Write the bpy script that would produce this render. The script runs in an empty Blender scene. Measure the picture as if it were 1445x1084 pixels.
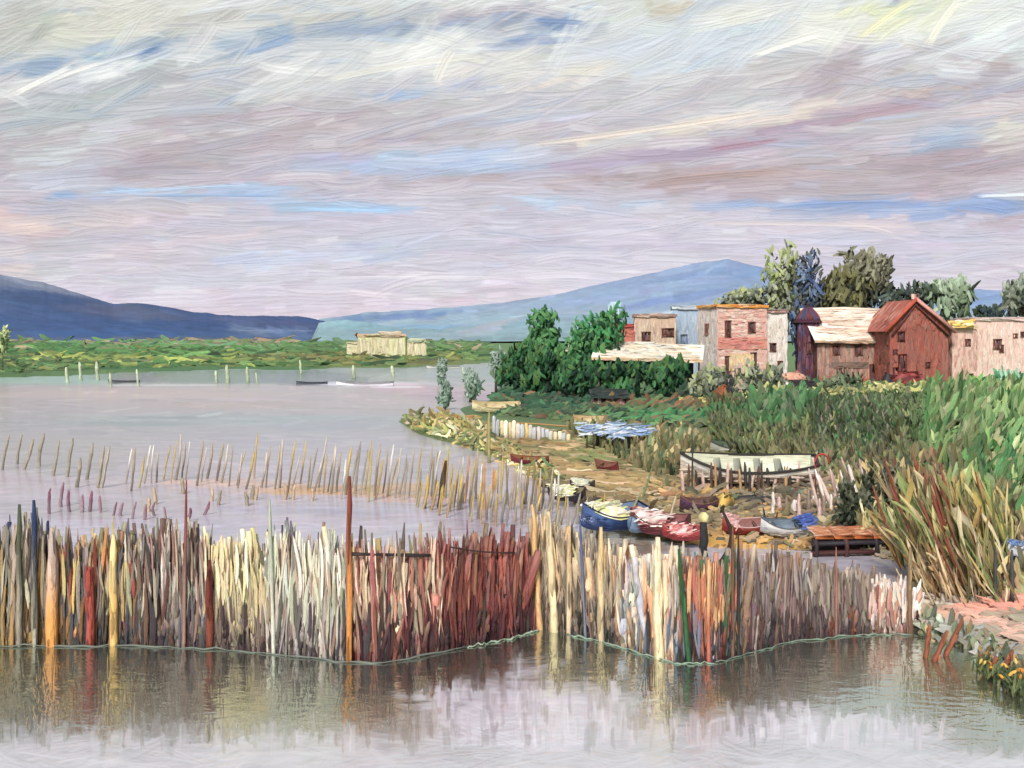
import bpy, math, random, time
import numpy as np
from math import radians, sin, cos, pi
T0 = time.time()
rng = np.random.default_rng(7)
random.seed(7)
F = 1549.0; CX = 722.5; HY = 478.0; CH = 6.5     # focal length, centre, eye level of the view; eye height in metres
col = bpy.context.scene.collection
sc = bpy.context.scene

# ------------------------------------------------------------------ small helpers
def lin(c):
    c = np.asarray(c, float) / 255.0
    return np.where(c <= 0.04045, c / 12.92, ((c + 0.055) / 1.055) ** 2.4)
def dist(py, z=0.0): return (CH - z) * F / (py - HY)
def G(px, py, z=0.0):
    d = dist(py, z); return np.array([(px - CX) / F * d, d, z])
def X(px, d): return (px - CX) / F * d
def Z(py, d): return CH - (py - HY) / F * d
def nrm(v):
    v = np.asarray(v, float); return v / np.maximum(np.linalg.norm(v, axis=-1, keepdims=True), 1e-9)
def sstep(x, a, b):
    t = np.clip((x - a) / (b - a), 0, 1); return t * t * (3 - 2 * t)

def tag(o, label=None, cat=None, group=None, kind=None):
    if label: o['label'] = label
    if cat: o['category'] = cat
    if group: o['group'] = group
    if kind: o['kind'] = kind
    return o
def empty(name, loc, rz=0.0, label=None, cat=None, group=None):
    o = bpy.data.objects.new(name, None); col.objects.link(o)
    o.location = [float(v) for v in loc]; o.rotation_euler = (0, 0, rz); o.empty_display_size = 0.3
    return tag(o, label, cat, group)

class MB:
    """collects quads and triangles with a colour (alpha = stroke width) and a bristle coordinate per vertex"""
    def __init__(s): s.v = []; s.q = []; s.t = []; s.c = []; s.b = []; s.n = 0
    def add(s, v, q=None, t=None, c=None, bw=0.1, b=None):
        v = np.asarray(v, float).reshape(-1, 3); n = len(v)
        c = np.asarray(c, float)
        if c.ndim == 1: c = np.tile(c, (n, 1))
        c = c.reshape(-1, c.shape[-1])
        if c.shape[1] == 3: c = np.hstack([c, np.broadcast_to(np.asarray(bw, float).reshape(-1, 1), (n, 1))])
        if b is None: b = np.stack([(v[:, 0] + v[:, 1]) / bw * 3, v[:, 2] / bw * 0.5, np.full(n, rng.random() * 9)], 1)
        s.v.append(v); s.c.append(c); s.b.append(b)
        if q is not None and len(q): s.q.append(np.asarray(q) + s.n)
        if t is not None and len(t): s.t.append(np.asarray(t) + s.n)
        s.n += n
    def build(s, name, mat, parent=None, smooth=True, loc=None):
        me = bpy.data.meshes.new(name)
        v = np.concatenate(s.v).astype(np.float32)
        if loc is not None: v = v - np.asarray(loc, np.float32)
        q = np.concatenate(s.q) if s.q else np.zeros((0, 4), int)
        t = np.concatenate(s.t) if s.t else np.zeros((0, 3), int)
        me.vertices.add(len(v)); me.vertices.foreach_set('co', v.ravel())
        li = np.concatenate([q.ravel(), t.ravel()]).astype(np.int32)
        me.loops.add(len(li)); me.loops.foreach_set('vertex_index', li)
        me.polygons.add(len(q) + len(t))
        st = np.concatenate([np.arange(len(q)) * 4, len(q) * 4 + np.arange(len(t)) * 3]).astype(np.int32)
        me.polygons.foreach_set('loop_start', st)
        me.update(calc_edges=True)
        me.polygons.foreach_set('use_smooth', np.full(len(q) + len(t), smooth))
        a = me.color_attributes.new('Col', 'FLOAT_COLOR', 'POINT'); a.data.foreach_set('color', np.concatenate(s.c).astype(np.float32).ravel())
        a = me.attributes.new('bristle', 'FLOAT_VECTOR', 'POINT'); a.data.foreach_set('vector', np.concatenate(s.b).astype(np.float32).ravel())
        me.materials.append(mat)
        o = bpy.data.objects.new(name, me); col.objects.link(o)
        if parent is not None: o.parent = parent
        if loc is not None: o.location = [float(x) for x in loc]
        return o

def jit(C, n, s=0.10):
    """n colours picked from palette C (sRGB) with a little light and hue jitter, linear"""
    C = lin(np.atleast_2d(C)); k = rng.integers(0, len(C), n)
    c = C[k] * (1 + rng.normal(0, s, (n, 1))) * (1 + rng.normal(0, s * 0.25, (n, 3)))
    return np.clip(c, 0.004, 0.95)

def dabs(mb, P, D, N, L, W, C, C2=None, curve=0.0, na=5, nc=3, dome=0.22, taper=3.0):
    """brush-loaded strokes of thick paint: P centres, D directions, N facing normals, L lengths, W widths, C colours (linear)"""
    P = np.atleast_2d(P); n = len(P)
    D = nrm(np.broadcast_to(D, (n, 3))); N = np.broadcast_to(N, (n, 3))
    A = nrm(np.cross(D, N)); N = nrm(np.cross(A, D))
    L = np.broadcast_to(L, (n,)); W = np.broadcast_to(W, (n,))
    if C2 is None: C2 = np.clip(C * (1 + rng.normal(0, 0.16, (n, 1))), 0, 0.97)
    cv = rng.normal(0, 1, n) * curve
    s = 0.5 * np.sin(np.linspace(-1, 1, na) * pi / 2 * 1.0) if na > 5 else np.array([-.5, -.40, 0, .40, .5]); t = np.linspace(-1, 1, nc)
    w = np.power(np.clip(1 - np.abs(2 * s) ** taper, 0, 1), 0.5) * 0.75 + 0.25
    S, Tt = np.meshgrid(s, t, indexing='ij'); Wp = np.repeat(w[:, None], nc, 1)
    wob = rng.normal(0, 0.10, (n, na, nc))
    off_a = (Tt * Wp)[None] * 0.5 * W[:, None, None] * (1 + wob) + (cv * L)[:, None, None] * (S ** 2 * 4)[None] * 0.25
    rag = rng.normal(0, 0.06, (n, 1, nc)) * (np.abs(S) > 0.3)[None]
    off_d = (S[None] + rag) * L[:, None, None]
    off_n = ((1 - Tt ** 2) * Wp)[None] * dome * W[:, None, None] * (1 + rng.normal(0, 0.35, (n, na, nc)))
    V = P[:, None, None] + A[:, None, None] * off_a[..., None] + D[:, None, None] * off_d[..., None] + N[:, None, None] * off_n[..., None]
    m = np.clip(rng.normal(0.35, 0.4, (n, 1, nc)) + rng.normal(0, 0.12, (n, na, nc)), 0, 1)[..., None]
    CC = C[:, None, None] * (1 - m) + C2[:, None, None] * m
    CC = np.concatenate([CC, np.broadcast_to(W[:, None, None, None], CC.shape[:3] + (1,))], -1)
    B = np.stack([np.broadcast_to(Tt[None] * 3, (n, na, nc)), S[None] * (L / W)[:, None, None] * 0.6,
                  np.broadcast_to((rng.random(n) * 50)[:, None, None], (n, na, nc))], -1)
    i = np.arange(na - 1)[:, None] * nc + np.arange(nc - 1)[None]
    q = np.stack([i, i + 1, i + nc + 1, i + nc], -1).reshape(-1, 4)
    q = (np.arange(n)[:, None, None] * na * nc + q[None]).reshape(-1, 4)
    mb.add(V.reshape(-1, 3), q, None, CC.reshape(-1, 4), b=B.reshape(-1, 3))

def box(mb, c, s, colr, rz=0.0, bw=0.15, tilt=None):
    c = np.asarray(c, float); s = np.asarray(s, float) / 2
    v = np.array([[x, y, z] for z in (-1, 1) for y in (-1, 1) for x in (-1, 1)], float)
    bev = 1 - np.minimum(0.12 * s.min() / s, 0.3)
    vv = []
    for k in range(3):                        # three inset copies give bevelled edges
        w = v * s * np.where(np.arange(3) == k, 1, bev); vv.append(w)
    V = np.concatenate(vv)
    if tilt is not None: V = V @ np.array(tilt).T
    R = np.array([[cos(rz), -sin(rz), 0], [sin(rz), cos(rz), 0], [0, 0, 1]])
    V = V @ R.T + c
    X0, Y0, Z0 = 0, 8, 16
    q = [[X0+0, X0+4, X0+6, X0+2], [X0+1, X0+3, X0+7, X0+5], [Y0+0, Y0+1, Y0+5, Y0+4], [Y0+2, Y0+6, Y0+7, Y0+3],
         [Z0+0, Z0+2, Z0+3, Z0+1], [Z0+4, Z0+5, Z0+7, Z0+6]]
    for a, b in ((0, 4), (2, 6), (1, 5), (3, 7)): q.append([X0+a, Y0+a, Y0+b, X0+b])
    for a, b in ((0, 1), (2, 3), (4, 5), (6, 7)): q.append([Y0+a, Z0+a, Z0+b, Y0+b])
    for a, b in ((0, 2), (1, 3), (4, 6), (5, 7)): q.append([X0+a, Z0+a, Z0+b, X0+b])
    t = [[X0+i, Y0+i, Z0+i] for i in range(8)]
    mb.add(V, q, t, jit([colr], len(V), 0.05), bw=bw)

def tube(mb, path, rad, cols, ns=6, flat=1.0, bw=0.05, cap=True):
    path = np.asarray(path, float); n = len(path); rad = np.broadcast_to(rad, (n,))
    tg = nrm(np.gradient(path, axis=0)); ref = np.array([0, 1.0, 0]) if abs(tg[0][1]) < 0.8 else np.array([0, 0, 1.0])
    A = nrm(np.cross(tg, ref)); B = nrm(np.cross(A, tg)); th = np.linspace(0, 2 * pi, ns, endpoint=False)
    V = path[:, None] + A[:, None] * (np.cos(th)[None, :, None] * rad[:, None, None]) + B[:, None] * (np.sin(th)[None, :, None] * rad[:, None, None] * flat)
    c = np.asarray(cols, float); c = np.tile(c, (n, 1)) if c.ndim == 1 else c
    C = np.repeat(c[:, None], ns, 1) * (1 + rng.normal(0, 0.10, (1, ns, 1)))
    ln = np.concatenate([[0], np.cumsum(np.linalg.norm(np.diff(path, axis=0), axis=1))])
    Bc = np.stack([np.broadcast_to(th[None] * 1.6, (n, ns)), np.broadcast_to((ln / max(bw, 1e-3) * 0.35)[:, None], (n, ns)), np.full((n, ns), rng.random() * 40)], -1)
    q = []
    for i in range(n - 1):
        for j in range(ns):
            k = (j + 1) % ns; q.append([i*ns+j, i*ns+k, (i+1)*ns+k, (i+1)*ns+j])
    t = []
    Vf = V.reshape(-1, 3); Cf = np.clip(C.reshape(-1, 3), 0, 1); Bf = Bc.reshape(-1, 3)
    if cap:
        Vf = np.vstack([Vf, path[0], path[-1]]); Cf = np.vstack([Cf, Cf[0], Cf[-1]]); Bf = np.vstack([Bf, Bf[0], Bf[-1]])
        a, b = n * ns, n * ns + 1
        for j in range(ns):
            k = (j + 1) % ns; t.append([a, k, j]); t.append([b, (n-1)*ns+j, (n-1)*ns+k])
    mb.add(Vf, q, t, Cf, bw=bw, b=Bf)

def paint_quad(mb, A, U, V, pal, sw, sl, along='v', cover=2.6, proud=0.25, s=0.08, base=None, curve=0.15):
    """a flat wall or roof face laid over with parallel strokes of paint"""
    A, U, V = (np.asarray(k, float) for k in (A, U, V)); N = nrm(np.cross(U, V))
    lu, lv = np.linalg.norm(U), np.linalg.norm(V)
    base = pal if base is None else base
    mb.add([A, A + U, A + U + V, A + V], [[0, 1, 2, 3]], None, jit(base, 1)[0], bw=sw)
    D = nrm(V if along == 'v' else U); ll, lw = (lv, lu) if along == 'v' else (lu, lv)
    sl = min(sl, ll * 0.9); n = max(3, int(cover * lu * lv / (sw * sl)))
    L = sl * rng.uniform(0.6, 1.1, n); L = np.minimum(L, ll * 0.98); W = sw * rng.uniform(0.7, 1.3, n)
    a = (L / 2 + rng.random(n) * (ll - L)) / ll; b = (W * 0.1 + rng.random(n) * (lw - W * 0.2)) / lw
    if along == 'v': a, b = b, a
    P = A + U * a[:, None] + V * b[:, None] + N * (rng.random(n)[:, None] * proud * sw * 0.4)
    Dj = D + rng.normal(0, 0.05, (n, 3))
    dabs(mb, P, Dj, N, L, W, jit(pal, n, s), jit(pal, n, s), curve=curve, dome=proud * 0.6)

# ------------------------------------------------------------------ brush rasteriser for the big sheets
def field(base, blobs):
    """colour field: base = [(y, rgb)...], blobs = (cx, cy, rx, ry, degrees, rgb[, hardness])"""
    ys = [b[0] for b in base]; cs = np.array([b[1] for b in base], float)
    def f(x, y):
        c = np.stack([np.interp(y, ys, cs[:, k]) for k in range(3)], -1)
        for b in blobs:
            cx, cy, rx, ry, an, rgb = b[:6]; hd = b[6] if len(b) > 6 else 1.0
            a = radians(-an); dx, dy = x - cx, y - cy
            u = (dx * cos(a) + dy * sin(a)) / rx; v = (-dx * sin(a) + dy * cos(a)) / ry
            w = np.clip(1.45 - (u * u + v * v) * 1.0, 0, 1)[..., None] * hd
            c = c * (1 - w) + np.array(rgb, float) * w
        return c
    return f

class Sheet:
    def __init__(s, x0, x1, y0, y1, step):
        s.x0, s.y0, s.st = x0, y0, step
        s.w = int((x1 - x0) / step) + 1; s.h = int((y1 - y0) / step) + 1
        s.px = x0 + np.arange(s.w) * step; s.py = y0 + np.arange(s.h) * step
        s.C = np.zeros((s.h, s.w, 3), np.float32); s.Hh = np.zeros((s.h, s.w), np.float32)
    def stroke(s, x, y, L, W, ang, c, op=0.8, curve=0.0, relief=1.0):
        st = s.st; a = radians(-ang)
        bx = abs(cos(a)) * L / 2 + abs(sin(a)) * W / 2 + 2 + abs(curve) * L * 0.3; by = abs(sin(a)) * L / 2 + abs(cos(a)) * W / 2 + 2 + abs(curve) * L * 0.3
        i0, i1 = max(0, int((x - bx - s.x0) / st)), min(s.w, int((x + bx - s.x0) / st) + 2)
        j0, j1 = max(0, int((y - by - s.y0) / st)), min(s.h, int((y + by - s.y0) / st) + 2)
        if i1 - i0 < 2 or j1 - j0 < 1: return
        dx = (s.px[i0:i1] - x)[None]; dy = (s.py[j0:j1] - y)[:, None]
        u = (dx * cos(a) + dy * sin(a)) / (L / 2); v = (-dx * sin(a) + dy * cos(a)) / (W / 2)
        v = v - curve * (u * u) * L / W
        nb = max(4, int(W / 1.6)); tab = rng.random(nb + 3).astype(np.float32)
        k = np.clip((v + 1) * 0.5, 0, 0.9999) * nb; ki = k.astype(int); kf = (k - ki)
        br = tab[ki] * (1 - kf) + tab[ki + 1] * kf
        m = np.clip((1 - np.abs(v)) * 3, 0, 1) * np.clip((1 - np.abs(u) - br * 0.35) * 5, 0, 1)
        al = (m * op * (0.55 + 0.45 * br))[..., None]
        cc = c * (0.93 + 0.14 * br[..., None])
        R = s.C[j0:j1, i0:i1]; R[...] = R * (1 - al) + cc * al
        hh = s.Hh[j0:j1, i0:i1]; ma = m * op
        edge = np.clip(np.abs(v), 0, 1) ** 3
        hh[...] = hh * (1 - ma * 0.8) + ma * (br * 0.8 + edge * 0.35) * relief * 0.8
    def fill(s, f, n, L, W, angf, op=0.75, js=0.03, curve=0.05, yr=None, dens=None):
        X_, Y_ = np.meshgrid(s.px, s.py)
        if not s.C.any(): s.C[...] = f(X_, Y_)
        for k in range(n):
            x = rng.uniform(s.px[0], s.px[-1]); y = rng.uniform(*(yr or (s.py[0], s.py[-1])))
            sc_ = dens(y) if dens else 1.0
            c = f(np.array([x]), np.array([y]))[0] * (1 + rng.normal(0, js)) * (1 + rng.normal(0, js * 0.35, 3))
            s.stroke(x, y, L * rng.uniform(0.5, 1.4) * sc_, W * rng.uniform(0.4, 1.5) * sc_, angf(x, y) + rng.normal(0, 4), c, op, rng.normal(0, curve))

# ------------------------------------------------------------------ materials
def newmat(name):
    m = bpy.data.materials.new(name); m.use_nodes = True; nt = m.node_tree; nt.nodes.clear(); return m, nt, nt.nodes, nt.links
def math_n(N, L, op, a, b=None, c=None):
    n = N.new('ShaderNodeMath'); n.operation = op
    for i, v in enumerate((a, b, c)):
        if v is None: continue
        if isinstance(v, (int, float)): n.inputs[i].default_value = v
        else: L.new(v, n.inputs[i])
    return n.outputs[0]

def paint_material(name, rough=0.5, amp=0.30, bump=0.30, spec=0.35, fine=1.0):
    m, nt, N, L = newmat(name)
    out = N.new('ShaderNodeOutputMaterial'); p = N.new('ShaderNodeBsdfPrincipled'); L.new(p.outputs[0], out.inputs[0])
    p.inputs['Roughness'].default_value = rough; p.inputs['Specular IOR Level'].default_value = spec
    a = N.new('ShaderNodeAttribute'); a.attribute_name = 'Col'
    b = N.new('ShaderNodeAttribute'); b.attribute_name = 'bristle'
    nz = N.new('ShaderNodeTexNoise'); nz.inputs['Scale'].default_value = 1.0 * fine; nz.inputs['Detail'].default_value = 3
    L.new(b.outputs['Vector'], nz.inputs['Vector'])
    gain = math_n(N, L, 'MULTIPLY_ADD', nz.outputs[0], amp * 2, 1 - amp)
    mx = N.new('ShaderNodeVectorMath'); mx.operation = 'SCALE'; L.new(a.outputs['Color'], mx.inputs[0]); L.new(gain, mx.inputs['Scale'])
    L.new(mx.outputs[0], p.inputs['Base Color'])
    hgt = math_n(N, L, 'MULTIPLY', nz.outputs[0], a.outputs['Alpha'])
    bp = N.new('ShaderNodeBump'); bp.inputs['Strength'].default_value = 1.0; bp.inputs['Distance'].default_value = bump
    L.new(hgt, bp.inputs['Height']); L.new(bp.outputs[0], p.inputs['Normal'])
    return m
PAINT = paint_material('thick_paint')
WOOD = paint_material('weathered_wood', 0.6, 0.38, 0.35, 0.3, 1.3)
LEAF = paint_material('leaf_paint', 0.55, 0.28, 0.25, 0.3)
WALL = paint_material('plaster_paint', 0.6, 0.22, 0.35, 0.3)
CLOTH = paint_material('boat_paint', 0.4, 0.28, 0.3, 0.45)

# ------------------------------------------------------------------ world, sun, camera
SUN_EL, SUN_AZ = radians(40), radians(-166)       # azimuth measured clockwise from +Y
w = bpy.data.worlds.new('World'); sc.world = w; w.use_nodes = True
bg = w.node_tree.nodes['Background']; st_ = w.node_tree.nodes.new('ShaderNodeTexSky'); st_.sky_type = 'NISHITA'
st_.sun_disc = False; st_.sun_elevation = SUN_EL; st_.sun_rotation = SUN_AZ; st_.dust_density = 3.0; st_.air_density = 1.0
w.node_tree.links.new(st_.outputs[0], bg.inputs[0]); bg.inputs[1].default_value = 0.11
sl = bpy.data.lights.new('sun', 'SUN'); sl.energy = 3.15; sl.angle = radians(9); sl.color = (1, 0.965, 0.92)
so = bpy.data.objects.new('sun', sl); col.objects.link(so)
sd = np.array([sin(SUN_AZ) * cos(SUN_EL), cos(SUN_AZ) * cos(SUN_EL), sin(SUN_EL)])
from mathutils import Vector
so.rotation_euler = Vector((-sd[0], -sd[1], -sd[2])).to_track_quat('-Z', 'Y').to_euler()
so.location = (-20, -20, 40)
cd = bpy.data.cameras.new('camera'); cam = bpy.data.objects.new('camera', cd); col.objects.link(cam); sc.camera = cam
cam.location = (0, 0, CH); cam.rotation_euler = (radians(90), 0, 0)
cd.sensor_width = 36; cd.lens = 36 * F / 1445; cd.shift_y = -(542 - HY) / 1445; cd.clip_end = 30000; cd.clip_start = 0.1
sc.view_settings.view_transform = 'Standard'; sc.view_settings.look = 'None'; sc.view_settings.exposure = 0
sc.cycles.max_bounces = 5; sc.cycles.use_denoising = True

# ------------------------------------------------------------------ sky dome
def sheet_mesh(name, V, C, aux, mat, mask=None, kind='structure'):
    h, w_ = V.shape[:2]
    i = (np.arange(h - 1)[:, None] * w_ + np.arange(w_ - 1)[None])
    q = np.stack([i, i + w_, i + w_ + 1, i + 1], -1)
    if mask is not None: q = q[mask]
    q = q.reshape(-1, 4)
    used = np.zeros(h * w_, bool); used[q.ravel()] = True
    idx = np.cumsum(used) - 1
    mb = MB(); v = V.reshape(-1, 3)[used]; c = np.concatenate([C.reshape(-1, 3), aux.reshape(-1, 1)], 1)[used]
    mb.add(v, idx[q], None, c, b=v * 0)
    o = mb.build(name, mat); o['kind'] = kind
    return o
def pad(a, lo, hi):
    return np.concatenate([lo, a, hi])

SKYB = [(-400, (190, 195, 205)), (-60, (212, 213, 212)), (0, (214, 214, 209)), (60, (206, 207, 205)), (130, (192, 189, 190)), (200, (186, 177, 181)), (260, (186, 178, 186)),
        (310, (192, 187, 198)), (380, (196, 191, 201)), (450, (201, 192, 203)), (500, (200, 190, 200))]
SKY = [(120, 30, 170, 36, 8, (218, 214, 199)), (30, 35, 60, 45, 30, (196, 196, 186)), (60, 88, 50, 10, 22, (165, 182, 192)), (130, 82, 110, 12, 10, (146, 166, 190)), (190, 73, 55, 6, 12, (112, 138, 174)),
       (300, 30, 80, 20, 10, (205, 200, 190)), (430, 48, 130, 13, 8, (160, 173, 187)), (390, 62, 80, 7, 14, (128, 154, 188)), (620, 36, 170, 13, 4, (158, 168, 183)),
       (500, 20, 200, 12, 4, (205, 203, 192)), (700, 15, 90, 9, 3, (188, 178, 178)),
       (785, 36, 60, 11, -4, (128, 148, 182)), (750, 62, 42, 9, -8, (138, 155, 184)), (590, 74, 90, 22, 6, (224, 222, 214)), (622, 96, 36, 18, 55, (228, 225, 217)),
       (700, 90, 80, 18, 4, (222, 218, 208)), (850, 92, 100, 15, 13, (228, 219, 205)), (780, 112, 90, 10, 10, (224, 216, 205)), (690, 118, 70, 11, 4, (182, 184, 196)), (570, 132, 60, 6, 5, (160, 178, 204)),
       (440, 116, 130, 12, 12, (208, 208, 204)), (400, 108, 60, 6, 25, (222, 220, 214)), (60, 108, 80, 9, 22, (224, 224, 219)), (200, 90, 110, 5, 8, (222, 222, 216)),
       (180, 118, 140, 18, 14, (182, 184, 182)), (90, 158, 110, 26, 12, (186, 190, 188)), (110, 205, 90, 12, 24, (206, 208, 206)), (250, 150, 110, 14, 10, (188, 188, 190)),
       (1000, 60, 120, 34, 14, (203, 208, 211)), (955, 14, 60, 10, -4, (200, 190, 172)), (880, 70, 60, 12, 10, (205, 208, 212)), (1060, 20, 60, 12, 8, (224, 221, 208)),
       (1240, 28, 150, 32, 10, (226, 224, 212)), (1215, 12, 55, 9, 6, (229, 229, 182)), (1300, 18, 70, 10, 24, (226, 226, 186)), (1330, 35, 60, 12, 38, (227, 227, 205)), (1390, 58, 70, 36, 30, (222, 224, 219)),
       (1270, 4, 70, 5, 0, (160, 165, 186)), (1080, 100, 130, 24, 14, (198, 192, 190)), (1180, 108, 70, 22, 26, (178, 163, 163)), (1290, 92, 60, 22, 50, (198, 190, 184)), (1385, 88, 50, 14, -14, (168, 150, 146)),
       (1400, 125, 90, 22, 0, (182, 172, 172)), (1100, 150, 180, 9, 9, (205, 200, 200)), (1060, 168, 230, 8, 7, (224, 213, 201)), (900, 192, 150, 10, 7, (219, 208, 195)), (760, 165, 90, 10, 2, (198, 200, 208)),
       (1250, 152, 100, 13, 11, (172, 148, 157)), (1180, 172, 90, 6, 9, (160, 130, 146)), (1280, 130, 130, 9, 4, (190, 175, 172)),
       (1060, 204, 80, 6, 8, (164, 124, 142)), (920, 222, 130, 10, 8, (176, 161, 178)), (1170, 200, 150, 9, 5, (182, 176, 186)), (1330, 195, 60, 14, 16, (160, 170, 187)), (1425, 180, 30, 30, 60, (212, 202, 192)), (1400, 215, 50, 8, 14, (206, 196, 188)),
       (1150, 240, 300, 20, 4, (174, 158, 158)), (1010, 250, 110, 14, 5, (164, 139, 135)), (1370, 236, 90, 24, 8, (164, 145, 146)), (820, 258, 90, 7, 9, (167, 143, 138)), (1180, 268, 230, 10, 0, (172, 158, 160)),
       (700, 215, 80, 14, 2, (186, 190, 205)), (730, 262, 60, 12, -10, (190, 186, 196)),
       (1290, 292, 190, 12, 0, (152, 167, 196)), (1200, 289, 110, 6, 2, (132, 154, 194)), (1415, 292, 60, 9, 2, (140, 160, 194)), (1425, 275, 40, 4, 2, (208, 219, 229)), (1300, 303, 60, 5, -2, (122, 155, 205)),
       (820, 284, 110, 7, -2, (178, 198, 217)), (1055, 292, 40, 11, 0, (150, 174, 210)), (1150, 318, 170, 5, -1, (208, 198, 199)), (1430, 315, 30, 12, 20, (172, 150, 158)),
       (330, 165, 110, 8, 6, (184, 167, 166)), (300, 206, 130, 15, 6, (178, 163, 164)), (210, 240, 110, 6, 2, (172, 156, 156)), (470, 170, 90, 12, 6, (180, 164, 165)), (560, 195, 60, 9, 4, (178, 158, 160)), (280, 190, 130, 3, 8, (210, 204, 203)),
       (600, 232, 190, 14, 0, (172, 184, 207)), (590, 220, 120, 5, 0, (184, 198, 218)), (640, 255, 130, 8, 0, (182, 170, 176)),
       (280, 272, 170, 7, 2, (168, 188, 214)), (480, 291, 110, 8, -2, (164, 190, 218)), (80, 277, 60, 3, 6, (140, 164, 198)), (330, 278, 80, 2.5, -1, (136, 164, 202)),
       (90, 250, 60, 18, 12, (190, 193, 204)), (130, 312, 150, 18, 8, (206, 192, 193)), (20, 330, 26, 60, 0, (216, 194, 190)), (260, 345, 130, 10, 8, (205, 194, 199)),
       (480, 362, 190, 8, 3, (188, 195, 213)), (560, 392, 180, 3, 0, (215, 210, 217)), (300, 388, 170, 12, 3, (198, 196, 205)), (90, 345, 60, 20, 50, (192, 190, 197)), (600, 340, 130, 9, 1, (184, 190, 208)),
       (830, 345, 260, 16, 0, (190, 186, 200)), (1230, 365, 160, 22, 10, (188, 183, 195)), (640, 425, 180, 8, 4, (205, 194, 203)), (760, 392, 100, 5, 0, (208, 202, 212))]
def cool(c, y):
    r, g, b = c; sat = max(c) - min(c)
    if r > b + 8 and r < 190: r, g, b = r * .6 + 182 * .4, g * .6 + 174 * .4, b * .6 + 184 * .4       # brown bands of cloud are faint
    k = float(np.interp(y, [0, 160, 300, 480], [1, .8, .5, .3]))
    return (r * (1 - .018 * k), g * (1 + .004 * k), b * (1 + .03 * k))
SKYB = [(y, tuple(.965 * k for k in cool(c, y))) for y, c in SKYB]
SKY = [t[:5] + (tuple((.98 if min(t[5]) > 212 else .955) * k for k in cool(t[5], t[1])),) + t[6:] for t in SKY]
fs = field(SKYB, SKY)
S = Sheet(-360, 1800, -150, 500, 1.25)
def ang_sky(x, y):
    return np.interp(y, [0, 140, 300, 420], [12, 9, 1, 1]) * (1 if x < 900 else 1.0) + (random.gauss(0, 12) if y < 150 else random.gauss(0, 2))
S.fill(fs, 1500, 150, 34, ang_sky, 0.6)
S.fill(fs, 3600, 125, 24, ang_sky, 0.8, js=0.03)
S.fill(fs, 1600, 60, 11, ang_sky, 0.6, js=0.035)
for k in range(900):        # loose blue and white wisps
    x, y = rng.uniform(-350, 1790), rng.uniform(-140, 400); c = fs(np.array([x]), np.array([y]))[0]
    tgt = np.array([(150, 172, 205), (228, 228, 226), (205, 204, 214), (168, 174, 190)][rng.integers(4)], float); w_ = rng.uniform(.15, .55) * np.interp(y, [0, 150, 400], [1, .8, .4])
    S.stroke(x, y, rng.uniform(40, 150), rng.uniform(5, 18), ang_sky(x, y) + rng.normal(0, 6), c * (1 - w_) + tgt * w_, .75, rng.normal(0, .08), 1.3)
for k in range(260):        # curled, heavily loaded strokes in the bright clouds
    x, y = rng.uniform(-20, 1470), rng.uniform(-30, 140)
    c = fs(np.array([x]), np.array([y]))[0]
    if c.mean() > 196:
        S.stroke(x, y, rng.uniform(60, 150), rng.uniform(14, 32), rng.normal(20, 16), np.minimum(c * rng.uniform(0.98, 1.06), 238), 0.6, rng.normal(0, 0.10), 1.2)
# long thin accent strokes
for (x, y, L, W, a, c, cv) in [(180, 78, 120, 7, 14, (96, 124, 168), 0.03), (130, 92, 220, 9, 18, (226, 227, 224), 0.05), (60, 112, 130, 12, 26, (228, 228, 224), 0.02), (380, 66, 100, 8, 17, (136, 160, 190), -.05),
        (570, 92, 260, 10, 9, (228, 226, 216), 0.04), (625, 92, 60, 16, 62, (230, 227, 219), .12), (460, 36, 90, 12, 6, (156, 168, 184), 0), (790, 30, 90, 8, -3, (128, 148, 182), 0.02),
        (1250, 24, 130, 12, 35, (229, 229, 190), 0.1), (1330, 30, 110, 14, 55, (228, 228, 212), .1), (1110, 62, 150, 12, 18, (226, 226, 218), .05), (1050, 204, 120, 7, 8, (166, 130, 146), 0.02), (1240, 160, 150, 10, 12, (172, 148, 158), .02),
        (1190, 288, 200, 8, 2, (132, 156, 198), 0.01), (1420, 276, 120, 5, 2, (215, 224, 232), 0), (300, 276, 250, 4, 0, (140, 168, 204), 0.01), (250, 266, 330, 5, 3, (178, 204, 228), 0.01), (490, 296, 180, 7, -1, (160, 196, 230), 0),
        (590, 392, 330, 3, 0, (222, 219, 224), 0), (1140, 316, 330, 6, -1, (214, 203, 201), 0.01), (1010, 248, 200, 12, 5, (170, 148, 144), .02), (920, 182, 420, 8, 8, (226, 215, 203), -.01)]:
    S.stroke(x, y, L, W, a, np.array(c, float), 0.85, cv, 1.5)
R = 9000.0
px = pad(S.px, np.linspace(-9000, S.px[0], 24)[:-1], np.linspace(S.px[-1], 10500, 24)[1:])
py = pad(S.py, np.linspace(-2600, S.py[0], 16)[:-1], np.linspace(500, 560, 3)[1:])
def ext(a, nl, nr, nt_, nb):
    return np.pad(a, ((nt_, nb), (nl, nr)) + ((0, 0),) * (a.ndim - 2), mode='edge')
Cs = ext(S.C, 23, 23, 15, 2); Hs = ext(S.Hh, 23, 23, 15, 2)
PX, PY = np.meshgrid(px, py)
Hs = Hs * .75
far = fs(np.clip(PX, 0, 1445), np.clip(PY, -400, 500))
Dr = nrm(np.stack([(PX - CX) / F, np.ones_like(PX), -(PY - HY) / F], -1))
V = Dr * R + np.array([0, 0, CH])
m, nt, N, L = newmat('painted_sky')
out = N.new('ShaderNodeOutputMaterial'); ad = N.new('ShaderNodeAddShader'); L.new(ad.outputs[0], out.inputs[0])
a = N.new('ShaderNodeAttribute'); a.attribute_name = 'Col'
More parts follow.
